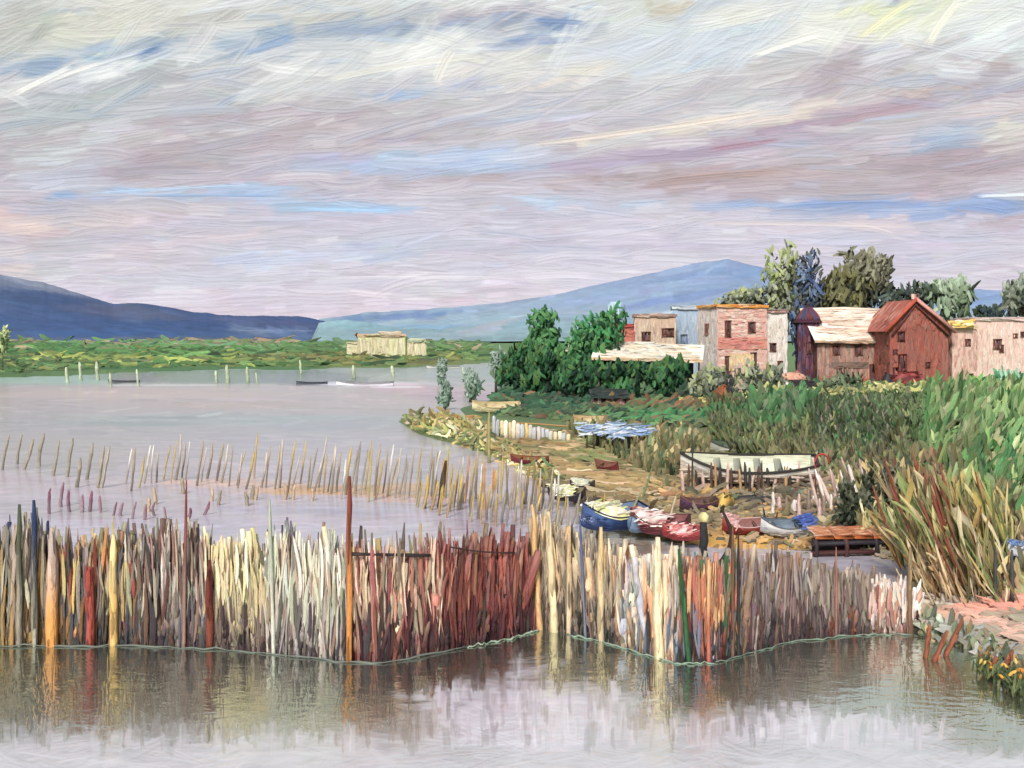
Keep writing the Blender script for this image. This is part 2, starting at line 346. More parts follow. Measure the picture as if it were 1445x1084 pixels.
em = N.new('ShaderNodeEmission'); em.inputs[1].default_value = 0.68; L.new(a.outputs['Color'], em.inputs[0])
gm = N.new('ShaderNodeVectorMath'); gm.operation = 'SCALE'; gm.inputs['Scale'].default_value = 0.46; L.new(a.outputs['Color'], gm.inputs[0])
df = N.new('ShaderNodeBsdfDiffuse'); L.new(gm.outputs[0], df.inputs[0])
bp = N.new('ShaderNodeBump'); bp.inputs['Distance'].default_value = 15.0; bp.inputs['Strength'].default_value = 1.0
tc = N.new('ShaderNodeTexCoord'); mp = N.new('ShaderNodeMapping'); mp.inputs['Scale'].default_value = (0.012, 0.012, 0.16)
nz = N.new('ShaderNodeTexNoise'); nz.inputs['Scale'].default_value = 1.0; nz.inputs['Detail'].default_value = 4
L.new(tc.outputs['Object'], mp.inputs[0]); L.new(mp.outputs[0], nz.inputs[0])
hh = math_n(N, L, 'MULTIPLY_ADD', nz.outputs[0], 0.28, a.outputs['Alpha'])
L.new(hh, bp.inputs['Height']); L.new(bp.outputs[0], df.inputs['Normal'])
L.new(em.outputs[0], ad.inputs[0]); L.new(df.outputs[0], ad.inputs[1])
m.cycles.emission_sampling = 'NONE'
sky = sheet_mesh('sky', V, lin(Cs), Hs, m)
print('sky', time.time() - T0)

# ------------------------------------------------------------------ shoreline polygons (laid out on the water plane)
def poly(pts): return np.array([G(p[0], p[1])[:2] for p in pts])
LAND = [poly([(2600, 1900), (1500, 1012), (1445, 968), (1385, 918), (1320, 897), (1288, 884), (1280, 850), (1283, 795), (1210, 782), (1120, 776), (1000, 772), (905, 758), (850, 748),
              (815, 712), (760, 682), (722, 652), (690, 640), (640, 627), (592, 614), (560, 594), (600, 588), (662, 592), (648, 577), (690, 566), (706, 545), (690, 527), (698, 512), (692, 496), (696, 481), (3600, 481), (4600, 900)]),
        poly([(-1600, 533), (0, 533), (90, 531), (180, 526), (260, 524), (330, 521), (420, 523), (480, 519), (560, 520), (640, 516), (697, 512), (700, 481), (-1600, 481)])]
def sdist(P, poly_):
    x, y = P[..., 0], P[..., 1]; n = len(poly_); best = np.full(x.shape, 1e18); inside = np.zeros(x.shape, bool)
    for i in range(n):
        a, b = poly_[i], poly_[(i + 1) % n]; e = b - a
        t = np.clip(((x - a[0]) * e[0] + (y - a[1]) * e[1]) / (e @ e), 0, 1)
        best = np.minimum(best, (x - a[0] - t * e[0]) ** 2 + (y - a[1] - t * e[1]) ** 2)
        cr = ((a[1] > y) != (b[1] > y)) & (x < (b[0] - a[0]) * (y - a[1]) / (b[1] - a[1] + 1e-12) + a[0])
        inside ^= cr
    return np.where(inside, 1, -1) * np.sqrt(best)
def sland(P): return np.maximum(sdist(P, LAND[0]), sdist(P, LAND[1]))
MOUND = G(1500, 640)[:2]
def zg(P):
    P = np.asarray(P, float); s = sland(P); y = P[..., 1]
    z = -0.7 + sstep(s, -1.2, 0.5) * 0.86 + sstep(s, 0.3, 6) * 0.18
    dm = ((P[..., 0] - MOUND[0]) / 15) ** 2 + ((y - MOUND[1]) / 22) ** 2
    z = z + 1.9 * np.exp(-dm) * sstep(s, 1, 10)
    return z

# ------------------------------------------------------------------ ground
LB = [(478, (150, 140, 110)), (486, (90, 130, 75)), (520, (100, 130, 70)), (545, (60, 95, 60)), (600, (95, 115, 70)), (700, (125, 112, 72)), (800, (130, 115, 80)), (900, (160, 150, 130)), (1100, (140, 140, 100))]
LBL = [(300, 483, 400, 4, 0, (160, 135, 110)), (150, 500, 260, 10, 0, (70, 125, 60)), (150, 514, 250, 4, 0, (150, 164, 70)), (200, 522, 400, 3, 0, (70, 112, 62)), (500, 512, 160, 6, 0, (120, 115, 60)),
       (790, 570, 100, 24, 0, (38, 84, 58)), (960, 604, 110, 8, -3, (52, 135, 74)), (920, 583, 90, 5, 0, (140, 96, 60)), (1010, 590, 60, 10, 0, (110, 85, 55)), (640, 604, 70, 12, -10, (170, 148, 78)),
       (760, 655, 80, 10, -18, (172, 146, 88)), (800, 640, 100, 8, -12, (150, 122, 72)), (890, 690, 140, 13, -14, (180, 150, 92)), (960, 715, 80, 12, -10, (172, 138, 84)), (880, 652, 80, 18, -5, (126, 134, 74)), (820, 625, 60, 10, -5, (116, 128, 74)), (960, 655, 70, 20, 0, (112, 108, 60)),
       (1180, 600, 120, 40, 0, (78, 102, 64)), (1100, 600, 46, 28, 0, (78, 134, 76)), (1260, 585, 60, 14, 0, (60, 92, 52)), (1210, 650, 60, 24, 0, (66, 84, 52)), (1120, 715, 110, 20, 0, (128, 118, 98)), (1080, 690, 90, 10, 0, (150, 135, 115)), (1230, 735, 50, 16, 0, (170, 155, 75)),
       (1380, 600, 90, 46, 0, (74, 132, 66)), (1420, 650, 50, 60, 0, (136, 170, 100)), (1330, 660, 50, 40, 0, (104, 140, 80)), (1410, 715, 50, 30, 0, (62, 135, 70)), (1330, 550, 120, 14, 0, (84, 165, 76)),
       (1060, 768, 130, 14, 0, (190, 148, 82)), (1180, 792, 120, 14, 0, (150, 138, 120)), (1340, 850, 90, 16, 0, (212, 196, 180)), (1300, 800, 50, 16, 0, (140, 130, 80)), (1420, 872, 70, 13, 8, (232, 150, 124)), (1360, 884, 60, 9, -8, (226, 164, 140)), (1440, 905, 60, 10, -20, (228, 182, 160)),
       (1400, 930, 90, 10, -28, (178, 180, 178)), (1330, 906, 40, 7, -20, (120, 135, 120)), (1440, 850, 40, 8, 0, (150, 165, 90))]
fl = field(LB, LBL)
T = Sheet(-40, 1490, 479.4, 1125, 1.7)
T.fill(fl, 3500, 44, 9, lambda x, y: (-14 if (x > 700 and 630 < y < 740) else -4) + random.gauss(0, 6), 0.75, js=0.09, curve=0.06, dens=lambda y: 0.25 + (y - 478) / 380)
T.fill(fl, 3500, 26, 5, lambda x, y: (-14 if (x > 700 and 630 < y < 740) else -4) + random.gauss(0, 10), 0.75, js=0.13, curve=0.06, dens=lambda y: 0.35 + (y - 478) / 380)
def ground_sheet(T, xl, xr, yb):
    px = pad(T.px, np.linspace(xl, T.px[0], 30)[:-1], np.linspace(T.px[-1], xr, 30)[1:])
    py = pad(T.py, np.array([478.35, 478.6, 478.9]), np.geomspace(T.py[-1] - 478, yb, 14)[1:] + 478)
    Cc = ext(T.C, 29, 29, 3, 13); Hc = ext(T.Hh, 29, 29, 3, 13)
    PX, PY = np.meshgrid(px, py); d = CH * F / (PY - HY)
    return np.stack([(PX - CX) / F * d, d], -1), Cc, Hc, PX, PY, d
XY, Cc, Hc, PX, PY, d = ground_sheet(T, -2600, 4200, 9000)
s_ = sland(XY); z = zg(XY) + Hc * d / F * 2.2 * (s_ > 0)
V = np.concatenate([XY, z[..., None]], -1)
keep = s_ > -2.5 - d * 0.02
keep = keep[:-1, :-1] | keep[1:, 1:]
m, nt, N, L = newmat('ground_paint')
out = N.new('ShaderNodeOutputMaterial'); p = N.new('ShaderNodeBsdfPrincipled'); L.new(p.outputs[0], out.inputs[0]); p.inputs['Roughness'].default_value = 0.6; p.inputs['Specular IOR Level'].default_value = 0.3
a = N.new('ShaderNodeAttribute'); a.attribute_name = 'Col'
nz = N.new('ShaderNodeTexNoise'); nz.inputs['Scale'].default_value = 6.0; nz.inputs['Detail'].default_value = 5
tc = N.new('ShaderNodeTexCoord'); L.new(tc.outputs['Object'], nz.inputs[0])
gn = math_n(N, L, 'MULTIPLY_ADD', nz.outputs[0], 0.5, 0.75)
mx = N.new('ShaderNodeVectorMath'); mx.operation = 'SCALE'; L.new(a.outputs['Color'], mx.inputs[0]); L.new(gn, mx.inputs['Scale']); L.new(mx.outputs[0], p.inputs['Base Color'])
bp = N.new('ShaderNodeBump'); bp.inputs['Distance'].default_value = 0.05; L.new(nz.outputs[0], bp.inputs['Height']); L.new(bp.outputs[0], p.inputs['Normal'])
sheet_mesh('ground', V, lin(Cc), Hc, m, keep)
print('ground', time.time() - T0)

# ------------------------------------------------------------------ water
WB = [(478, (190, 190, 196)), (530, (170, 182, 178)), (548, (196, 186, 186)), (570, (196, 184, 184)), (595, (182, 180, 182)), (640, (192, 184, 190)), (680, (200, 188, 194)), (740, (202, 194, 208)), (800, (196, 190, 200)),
      (860, (140, 136, 130)), (900, (88, 93, 84)), (960, (104, 108, 98)), (1008, (128, 130, 122)), (1042, (200, 199, 202)), (1084, (210, 208, 213)), (1130, (210, 208, 212))]  # fence reflection painted dark olive into the water; pale front paints reflected sky
WBL = [(80, 535, 140, 8, 0, (170, 196, 184)), (300, 532, 160, 9, 0, (120, 150, 125)), (200, 533, 40, 6, 0, (105, 105, 112)), (430, 533, 90, 9, 0, (125, 135, 140)), (470, 540, 60, 5, 0, (90, 98, 112)), (520, 542, 80, 4, 0, (226, 224, 232)),  # green tints by the far shore paint in its reflection
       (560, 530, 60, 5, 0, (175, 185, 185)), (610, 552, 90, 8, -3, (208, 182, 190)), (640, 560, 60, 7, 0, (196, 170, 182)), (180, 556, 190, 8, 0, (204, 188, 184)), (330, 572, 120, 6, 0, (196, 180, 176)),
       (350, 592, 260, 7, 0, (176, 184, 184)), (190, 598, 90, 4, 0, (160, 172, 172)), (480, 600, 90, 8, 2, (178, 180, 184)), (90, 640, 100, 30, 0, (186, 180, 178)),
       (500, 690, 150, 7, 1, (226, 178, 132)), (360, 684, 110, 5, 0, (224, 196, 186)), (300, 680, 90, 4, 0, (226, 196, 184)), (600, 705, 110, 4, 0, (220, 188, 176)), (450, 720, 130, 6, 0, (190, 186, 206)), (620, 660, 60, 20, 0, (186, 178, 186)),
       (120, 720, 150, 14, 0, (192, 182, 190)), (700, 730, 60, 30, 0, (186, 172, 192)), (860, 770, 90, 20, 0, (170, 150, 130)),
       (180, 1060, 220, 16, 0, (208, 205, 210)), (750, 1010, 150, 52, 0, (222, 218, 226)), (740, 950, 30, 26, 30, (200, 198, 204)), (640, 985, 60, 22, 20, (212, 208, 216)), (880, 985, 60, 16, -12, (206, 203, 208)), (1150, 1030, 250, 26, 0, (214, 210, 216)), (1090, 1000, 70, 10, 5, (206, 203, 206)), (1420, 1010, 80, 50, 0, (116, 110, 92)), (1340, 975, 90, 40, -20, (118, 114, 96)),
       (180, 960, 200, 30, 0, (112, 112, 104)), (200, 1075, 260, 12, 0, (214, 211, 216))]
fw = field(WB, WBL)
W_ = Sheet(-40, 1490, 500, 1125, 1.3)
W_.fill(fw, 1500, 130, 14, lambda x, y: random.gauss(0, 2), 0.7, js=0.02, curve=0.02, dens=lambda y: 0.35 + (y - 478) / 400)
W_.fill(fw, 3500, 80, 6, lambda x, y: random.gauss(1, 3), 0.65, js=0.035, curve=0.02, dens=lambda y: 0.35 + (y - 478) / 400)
for k in range(700):
    x, y = rng.uniform(0, 1445), rng.uniform(1000, 1090); W_.stroke(x, y, rng.uniform(30, 110), rng.uniform(6, 16), rng.normal(3, 14), fw(np.array([x]), np.array([y]))[0] * rng.uniform(0.97, 1.05), 0.7, rng.normal(0, 0.08), 1.3)
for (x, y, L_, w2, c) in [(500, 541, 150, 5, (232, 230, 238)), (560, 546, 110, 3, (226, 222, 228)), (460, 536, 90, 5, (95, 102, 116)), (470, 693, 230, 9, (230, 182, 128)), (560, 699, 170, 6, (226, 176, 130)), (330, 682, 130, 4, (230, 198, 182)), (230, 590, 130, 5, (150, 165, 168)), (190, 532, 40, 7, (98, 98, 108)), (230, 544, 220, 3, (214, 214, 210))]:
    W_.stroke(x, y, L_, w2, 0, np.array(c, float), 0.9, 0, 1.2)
for k in range(900):  # upright strokes imitate the fence's mirrored streaks in the water colour
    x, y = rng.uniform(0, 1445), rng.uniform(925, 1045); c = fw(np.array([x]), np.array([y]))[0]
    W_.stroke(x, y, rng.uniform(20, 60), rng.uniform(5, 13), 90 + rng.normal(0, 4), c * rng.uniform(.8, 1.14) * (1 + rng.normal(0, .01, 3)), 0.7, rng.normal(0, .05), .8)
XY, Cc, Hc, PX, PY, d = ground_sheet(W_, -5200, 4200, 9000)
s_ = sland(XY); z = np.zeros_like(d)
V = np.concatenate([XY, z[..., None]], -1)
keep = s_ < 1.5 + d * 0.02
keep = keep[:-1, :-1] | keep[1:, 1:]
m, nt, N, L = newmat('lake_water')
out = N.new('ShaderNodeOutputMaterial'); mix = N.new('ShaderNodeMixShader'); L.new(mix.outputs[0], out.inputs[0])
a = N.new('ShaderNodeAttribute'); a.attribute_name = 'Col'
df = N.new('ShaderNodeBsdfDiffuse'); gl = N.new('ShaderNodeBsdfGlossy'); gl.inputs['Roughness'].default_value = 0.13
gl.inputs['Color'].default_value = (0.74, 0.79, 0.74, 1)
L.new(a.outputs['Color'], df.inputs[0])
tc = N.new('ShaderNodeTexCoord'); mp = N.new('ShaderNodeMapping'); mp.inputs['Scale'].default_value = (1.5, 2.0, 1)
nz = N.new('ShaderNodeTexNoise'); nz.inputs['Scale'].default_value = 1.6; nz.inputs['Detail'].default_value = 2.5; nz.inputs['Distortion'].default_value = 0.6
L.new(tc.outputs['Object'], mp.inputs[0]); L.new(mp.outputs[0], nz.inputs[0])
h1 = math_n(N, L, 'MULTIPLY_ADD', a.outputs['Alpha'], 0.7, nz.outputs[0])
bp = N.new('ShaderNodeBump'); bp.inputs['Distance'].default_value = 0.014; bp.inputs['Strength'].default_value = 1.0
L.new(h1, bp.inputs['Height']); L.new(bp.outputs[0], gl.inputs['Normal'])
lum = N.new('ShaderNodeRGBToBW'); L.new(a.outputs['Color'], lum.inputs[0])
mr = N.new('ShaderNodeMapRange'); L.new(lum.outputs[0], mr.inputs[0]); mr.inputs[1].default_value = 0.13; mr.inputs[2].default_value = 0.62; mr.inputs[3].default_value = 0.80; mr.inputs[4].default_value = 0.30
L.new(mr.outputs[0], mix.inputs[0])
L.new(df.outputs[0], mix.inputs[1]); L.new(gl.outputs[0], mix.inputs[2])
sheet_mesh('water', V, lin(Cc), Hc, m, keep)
print('water', time.time() - T0)

# ------------------------------------------------------------------ hills
def hill(name, prof, D, back, fcol, ybase=482.0, n=420, rows=70, n_str=900, sl=60, sw=10, ang=8):
    xs = [p[0] for p in prof]; ys = [p[1] for p in prof]
    x0, x1 = xs[0], xs[-1]
    Sh = Sheet(x0, x1, min(ys) - 4, ybase, 2.0)
    Sh.fill(fcol, n_str, sl, sw, lambda x, y: ang + random.gauss(0, 5), 0.75, js=0.035, curve=0.06)
    pxs = Sh.px; crest = np.interp(pxs, xs, ys) + np.convolve(rng.normal(0, 1.0, len(pxs)), np.ones(9) / 9, 'same')
    t = np.linspace(0, 1, rows)[:, None]
    pyr = ybase + (crest[None] - ybase) * t ** 0.9            # visible height of each row
    dd = D + back * t + pxs[None] * 0
    Vv = np.stack([(pxs[None] - CX) / F * dd, dd, CH - (pyr - HY) / F * dd], -1)
    j = np.clip(((pyr - Sh.y0) / Sh.st).astype(int), 0, Sh.h - 1)
    C = Sh.C[j, np.arange(Sh.w)[None]]
    Hh = Sh.Hh[j, np.arange(Sh.w)[None]]
    Vv[..., 2] += Hh * D * 0.0006
    bk = Vv[-1:].copy(); bk[..., 1] += back; bk[..., 2] = -20
    Vv = np.concatenate([Vv, bk]); C = np.concatenate([C, C[-1:]]); Hh = np.concatenate([Hh, Hh[-1:]])
    return sheet_mesh(name, Vv[::-1], lin(C)[::-1], np.full(Hh.shape, D * 0.01), HILLM)
HILLM, nt, N, L = newmat('hill_paint')  # distance haze is mixed into the hill colours below
out = N.new('ShaderNodeOutputMaterial'); p = N.new('ShaderNodeBsdfDiffuse'); L.new(p.outputs[0], out.inputs[0])
a = N.new('ShaderNodeAttribute'); a.attribute_name = 'Col'
nz = N.new('ShaderNodeTexNoise'); nz.inputs['Scale'].default_value = 0.02; nz.inputs['Detail'].default_value = 5
tc = N.new('ShaderNodeTexCoord'); L.new(tc.outputs['Object'], nz.inputs[0])
gn = math_n(N, L, 'MULTIPLY_ADD', nz.outputs[0], 0.3, 0.66)
mx = N.new('ShaderNodeVectorMath'); mx.operation = 'SCALE'; L.new(a.outputs['Color'], mx.inputs[0]); L.new(gn, mx.inputs['Scale']); L.new(mx.outputs[0], p.inputs[0])
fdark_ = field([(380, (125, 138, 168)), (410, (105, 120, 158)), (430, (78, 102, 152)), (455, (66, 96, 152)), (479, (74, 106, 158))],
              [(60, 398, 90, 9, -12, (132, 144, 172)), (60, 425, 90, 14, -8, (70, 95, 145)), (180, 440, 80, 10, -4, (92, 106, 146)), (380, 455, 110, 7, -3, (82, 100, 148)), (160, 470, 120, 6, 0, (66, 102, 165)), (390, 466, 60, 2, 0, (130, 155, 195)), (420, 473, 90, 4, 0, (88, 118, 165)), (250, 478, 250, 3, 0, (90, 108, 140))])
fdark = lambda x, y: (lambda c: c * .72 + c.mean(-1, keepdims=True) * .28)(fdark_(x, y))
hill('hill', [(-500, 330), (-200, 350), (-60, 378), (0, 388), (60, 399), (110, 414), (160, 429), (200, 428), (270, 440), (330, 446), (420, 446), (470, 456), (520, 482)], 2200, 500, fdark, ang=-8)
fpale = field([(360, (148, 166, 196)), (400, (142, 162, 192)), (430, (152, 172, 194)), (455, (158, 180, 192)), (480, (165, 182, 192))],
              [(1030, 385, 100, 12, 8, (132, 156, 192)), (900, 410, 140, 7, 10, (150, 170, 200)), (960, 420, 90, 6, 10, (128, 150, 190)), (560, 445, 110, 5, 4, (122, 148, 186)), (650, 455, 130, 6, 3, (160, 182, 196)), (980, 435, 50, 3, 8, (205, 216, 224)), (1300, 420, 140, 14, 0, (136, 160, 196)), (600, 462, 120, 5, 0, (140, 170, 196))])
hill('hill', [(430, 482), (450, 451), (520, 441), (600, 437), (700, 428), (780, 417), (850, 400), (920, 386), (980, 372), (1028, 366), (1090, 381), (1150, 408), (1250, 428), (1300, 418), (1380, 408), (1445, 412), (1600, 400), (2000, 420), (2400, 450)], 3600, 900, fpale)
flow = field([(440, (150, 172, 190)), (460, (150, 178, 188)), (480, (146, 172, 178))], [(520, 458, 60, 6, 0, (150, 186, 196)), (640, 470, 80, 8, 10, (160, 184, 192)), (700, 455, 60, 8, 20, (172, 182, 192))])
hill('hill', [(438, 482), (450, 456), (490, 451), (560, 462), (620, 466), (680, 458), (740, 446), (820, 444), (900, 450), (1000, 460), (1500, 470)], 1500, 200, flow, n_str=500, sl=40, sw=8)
print('hills', time.time() - T0)
# ================================================================== village
def local_builder(root):
    """geometry is written in the thing's own frame; this returns a function that links a part under it"""
    def part(mb, name, mat=WALL, parent=None):
        return mb.build(name, mat, parent or root)
    return part
CREAM = [(232, 214, 186), (226, 205, 178), (240, 226, 202), (214, 190, 164)]
PINKW = [(236, 200, 184), (240, 212, 194), (230, 182, 168), (242, 226, 212), (226, 170, 158)]
WHITEW = [(226, 218, 208), (236, 230, 222), (208, 200, 192), (220, 204, 192)]
REDW = [(160, 98, 86), (168, 104, 90), (150, 92, 84), (158, 108, 98), (174, 96, 80)]
def window(root, x, z, w, h, wallY=0.0, pal=((112, 76, 72), (90, 66, 70)), framec=(146, 104, 90), face='front', xs=0.0, name='window'):
    """a window set into the front (y = wallY) or the left (x = xs) face of a house"""
    f = MB(); pn = MB(); t = min(w, h) * 0.16
    def put(mb, a, b, ww, hh, dep, c):
        if face == 'front': box(mb, (a, wallY - dep, b), (ww, 0.22, hh), c, bw=0.2)
        else: box(mb, (xs - dep, a, b), (0.22, ww, hh), c, bw=0.2)
    for sx in (-1, 1): put(f, x + sx * (w / 2), z, t, h + t, 0.06, framec)
    for sz in (-1, 1): put(f, x, z + sz * (h / 2), w + t * 1.6, t, 0.09, framec)
    fr = f.build(name, WALL, root)
    put(pn, x, z, w - t * 0.6, h - t * 0.6, -0.02, pal[0])
    n = 5
    if face == 'front':
        P = np.stack([x + rng.uniform(-0.35, 0.35, n) * w, np.full(n, wallY - 0.12), z + rng.uniform(-0.2, 0.2, n) * h], 1); Nn = (0, -1, 0)
    else:
        P = np.stack([np.full(n, xs - 0.12), x + rng.uniform(-0.35, 0.35, n) * w, z + rng.uniform(-0.2, 0.2, n) * h], 1); Nn = (-1, 0, 0)
    dabs(pn, P, (0, 0, 1), Nn, h * 0.6, w * 0.35, jit(pal, n, 0.2), dome=0.12)
    pn.build('pane', CLOTH, fr)
    return fr
def block_house(name, label, px0, px1, ytop, d, dep, rz, wall, roofc, side=None, sw=0.28, along='u', wins=(), lwins=(), parapet=0.35, group=None, z0=0.0, cat='house', door=None, base_band=None):
    """flat-roofed house; the front runs from px0 to px1 at distance d; side is the palette of its left and right walls"""
    w = (px1 - px0) / F * d / max(cos(rz), 0.5); h = Z(ytop, d) - z0
    if rz < 0: loc = (X(px0, d), d, z0)
    else: loc = (X(px1, d) - w * cos(rz), d - w * sin(rz), z0)
    r = empty(name, loc, rz, label, cat, group); part = local_builder(r)
    m = MB(); U = np.array([w, 0, 0]); Vv = np.array([0, 0, h]); Dp = np.array([0, dep, 0]); O = np.zeros(3); side = side or wall
    paint_quad(m, O, U, Vv, wall, sw, sw * 7, along)
    paint_quad(m, Dp, -Dp, Vv, side, sw, sw * 6, 'v'); paint_quad(m, U, Dp, Vv, side, sw, sw * 6, 'v')
    paint_quad(m, Dp + U, -U, Vv, side, sw * 2, sw * 9, 'v', cover=1.2)
    part(m, 'wall')
    m = MB()
    box(m, (w / 2, dep / 2, h + 0.12), (w + 0.3, dep + 0.3, 0.28), roofc[0], bw=0.3)
    paint_quad(m, (-0.2, -0.2, h - parapet * 0.1), (w + 0.4, 0, 0), (0, 0, parapet), roofc, sw, sw * 9, 'u', s=0.12, proud=0.5)
    paint_quad(m, (-0.2, dep, h - parapet * 0.1), (0, -dep - 0.2, 0), (0, 0, parapet), roofc, sw, sw * 7, 'u', s=0.12, proud=0.5)
    paint_quad(m, (-0.2, -0.2, h + 0.29), (w + 0.4, 0, 0), (0, dep + 0.4, 0), roofc, sw * 1.5, sw * 9, 'u', cover=1.5)
    part(m, 'roof')
    for q in wins: window(r, q[0] * w, q[1] * h, q[2], q[3], **(q[4] if len(q) > 4 else {}))
    for q in lwins: window(r, q[0] * dep, q[1] * h, q[2], q[3], face='left', **(q[4] if len(q) > 4 else {}))
    if door:
        m = MB(); box(m, (door[0] * w, -0.08, door[2] / 2), (door[1], 0.16, door[2]), door[3], bw=0.2); dr = part(m, 'door')
    if base_band:
        m = MB(); paint_quad(m, (0, -0.1, h * base_band[0]), (w, 0, 0), (0, 0, h * base_band[1]), base_band[2], sw, sw * 8, 'u', s=0.1); part(m, 'facade_band')
    return r, w, h
D1 = 142.0
# pink three-storey house with orange roof edge
r, w, h = block_house('pink_house', 'pink three storey house with an ochre orange flat roof and a left side wall painted white as if lit', 1008, 1082, 434, 138, 5.2, radians(18), PINKW, [(226, 160, 72), (232, 178, 96), (214, 140, 70), (240, 205, 170)], WHITEW,  # side palette is white to paint in the light on that wall
                      wins=[(.20, .74, .75, 2.0), (.68, .76, .9, 1.3), (.20, .30, .75, 2.4), (.72, .34, .75, 2.4)], lwins=[(.5, .74, .8, 1.3)], base_band=(0.50, 0.14, [(216, 134, 126), (222, 148, 136), (230, 172, 158)]))
m = MB(); paint_quad(m, (w * .22, -0.16, h * 0.24), (w * .5, 0, 0), (0, 0, h * .2), [(236, 205, 160), (240, 214, 180)], .25, 2.2, 'v'); m.build('balcony', WALL, r)
block_house('stair_tower', 'white plastered stair tower leaning against the right side of the pink three storey house', 1082, 1110, 441, 139.5, 5.0, radians(-6), WHITEW, [(150, 120, 112), (190, 170, 160)], wins=[(.3, .55, .7, 1.0), (.65, .3, .6, 1.4)], along='v', cat='tower', parapet=0.25)
block_house('pale_blue_house', 'hazy pale blue flat house between the beige house and the pink one', 950, 992, 436, 150, 6, radians(-8), [(172, 190, 208), (160, 180, 202), (186, 200, 212)], [(196, 206, 214), (180, 194, 208)], along='v', wins=[(.35, .6, .8, 1.4, dict(pal=((140, 160, 185), (120, 140, 170)), framec=(150, 168, 190)))], sw=.35)
block_house('beige_house', 'small beige block house with two dark square windows under a brown eave', 896, 953, 447, 143, 6, radians(-5), [(206, 182, 160), (214, 194, 172), (194, 168, 148), (220, 204, 184)], [(140, 112, 104), (190, 166, 150), (206, 186, 168)], along='v', wins=[(.27, .72, 1.0, 1.2), (.8, .78, 1.4, 1.0)], parapet=.3)
block_house('red_brick_hut', 'small coral red brick hut at the left of the beige block house', 869, 897, 461, 144, 5, radians(-5), [(198, 120, 104), (188, 108, 96), (206, 136, 118)], [(188, 90, 78), (170, 80, 72)], along='u', wins=[(.5, .62, .7, .9, dict(framec=(160, 90, 80)))], parapet=.25, cat='hut')
# long open shed with a pale roof
def shed():
    d = 126.0; x0, x1 = X(834, d), X(992, d); w = x1 - x0; zr = Z(500, d)
    r = empty('open_shed', (x0, d, 0), 0, 'long low open shed with a cream sheet roof carried on dark posts', 'shed')
    m = MB(); paint_quad(m, (0, 0, zr - 0.35), (w, 0, -0.3), (0.9, 4.2, 1.7), [(238, 226, 204), (230, 214, 186), (244, 236, 218), (222, 200, 170), (206, 208, 196)], .36, 4.6, 'u', cover=3, proud=.5)
    paint_quad(m, (0, -.02, zr - .65), (w, 0, -.3), (0, 0, .34), [(224, 196, 160), (206, 172, 140), (238, 224, 200)], .2, 2, 'u'); m.build('roof', WALL, r)
    m = MB(); paint_quad(m, (1, 3.6, 0), (w - 1.5, 0, 0), (0, 0, zr - .6), [(52, 60, 52), (40, 48, 44), (70, 84, 66)], .35, 2.0, 'v'); m.build('back_wall', WALL, r)
    for k in range(11):
        m = MB(); x = w * (.06 + .088 * k) + rng.normal(0, .15); tube(m, [(x, .25, 0), (x + .05, .25, 1.2), (x + rng.normal(0, .15), .25, zr - .75)], [.13, .11, .1], lin((48, 44, 48) if k % 3 else (110, 104, 92)), bw=.12); m.build('post', WOOD, r)
shed()
# beige-roofed long house
def gable_wing():
    d = 139.0; x0, x1 = X(1153, d), X(1262, d); w = x1 - x0; ze = Z(478, d); zt = Z(438, d + 5)
    r = empty('long_house', (x0, d, 0), 0, 'long brown brick house with a broad cream tiled roof sloping to the front', 'house')
    m = MB(); paint_quad(m, (0, 0, 0), (w, 0, 0), (0, 0, ze), [(172, 134, 122), (158, 128, 118), (184, 150, 134), (142, 126, 118), (180, 120, 108)], .4, 2.4, 'v', s=.12)
    paint_quad(m, (0, 6, 0), (0, -6, 0), (0, 0, ze), [(110, 76, 72), (124, 90, 84)], .4, 2.4, 'v'); paint_quad(m, (.4, -.05, 0), (w * .8, 0, 0), (0, 0, 1.9), [(160, 80, 70), (150, 92, 80), (176, 112, 96)], .3, 2.0, 'u'); m.build('wall', WALL, r)
    m = MB(); paint_quad(m, (-.5, -.7, ze - .25), (w + .6, 0, -.1), (-.5, 5.2, zt - ze + .3), [(232, 212, 192), (240, 226, 208), (222, 198, 178), (244, 234, 222), (206, 174, 154)], .42, 4.2, 'u', cover=3, proud=.5)
    paint_quad(m, (-.5, -.75, ze - .5), (w + .6, 0, -.1), (0, 0, .3), [(204, 174, 148), (160, 128, 112)], .2, 2, 'u'); paint_quad(m, (w - .5, 5, zt), (-w - .4, 0, 0), (0, 5, -2.2), CREAM, .5, 3, 'u', cover=1.5)
    tube(m, [(-1, 4.5, zt + .05), (w * .5, 4.5, zt + .22), (w - .2, 4.5, zt)], .22, lin((236, 220, 200)), bw=.2)
    rf = m.build('roof', WALL, r)
    for a, b, ww, hh in ((.24, .78, .8, 1.2), (.53, .78, .9, 1.3), (.3, .28, .9, 2.2), (.72, .3, .8, 2.6), (.88, .28, .6, 1.4)): window(r, a * w, b * ze, ww, hh)
    m = MB(); paint_quad(m, (w * .18, -.12, ze * .42), (w * .48, 0, 0), (0, 0, .8), [(132, 110, 98), (120, 100, 92)], .3, 2.6, 'u'); m.build('wall_panel', WALL, r)
gable_wing()
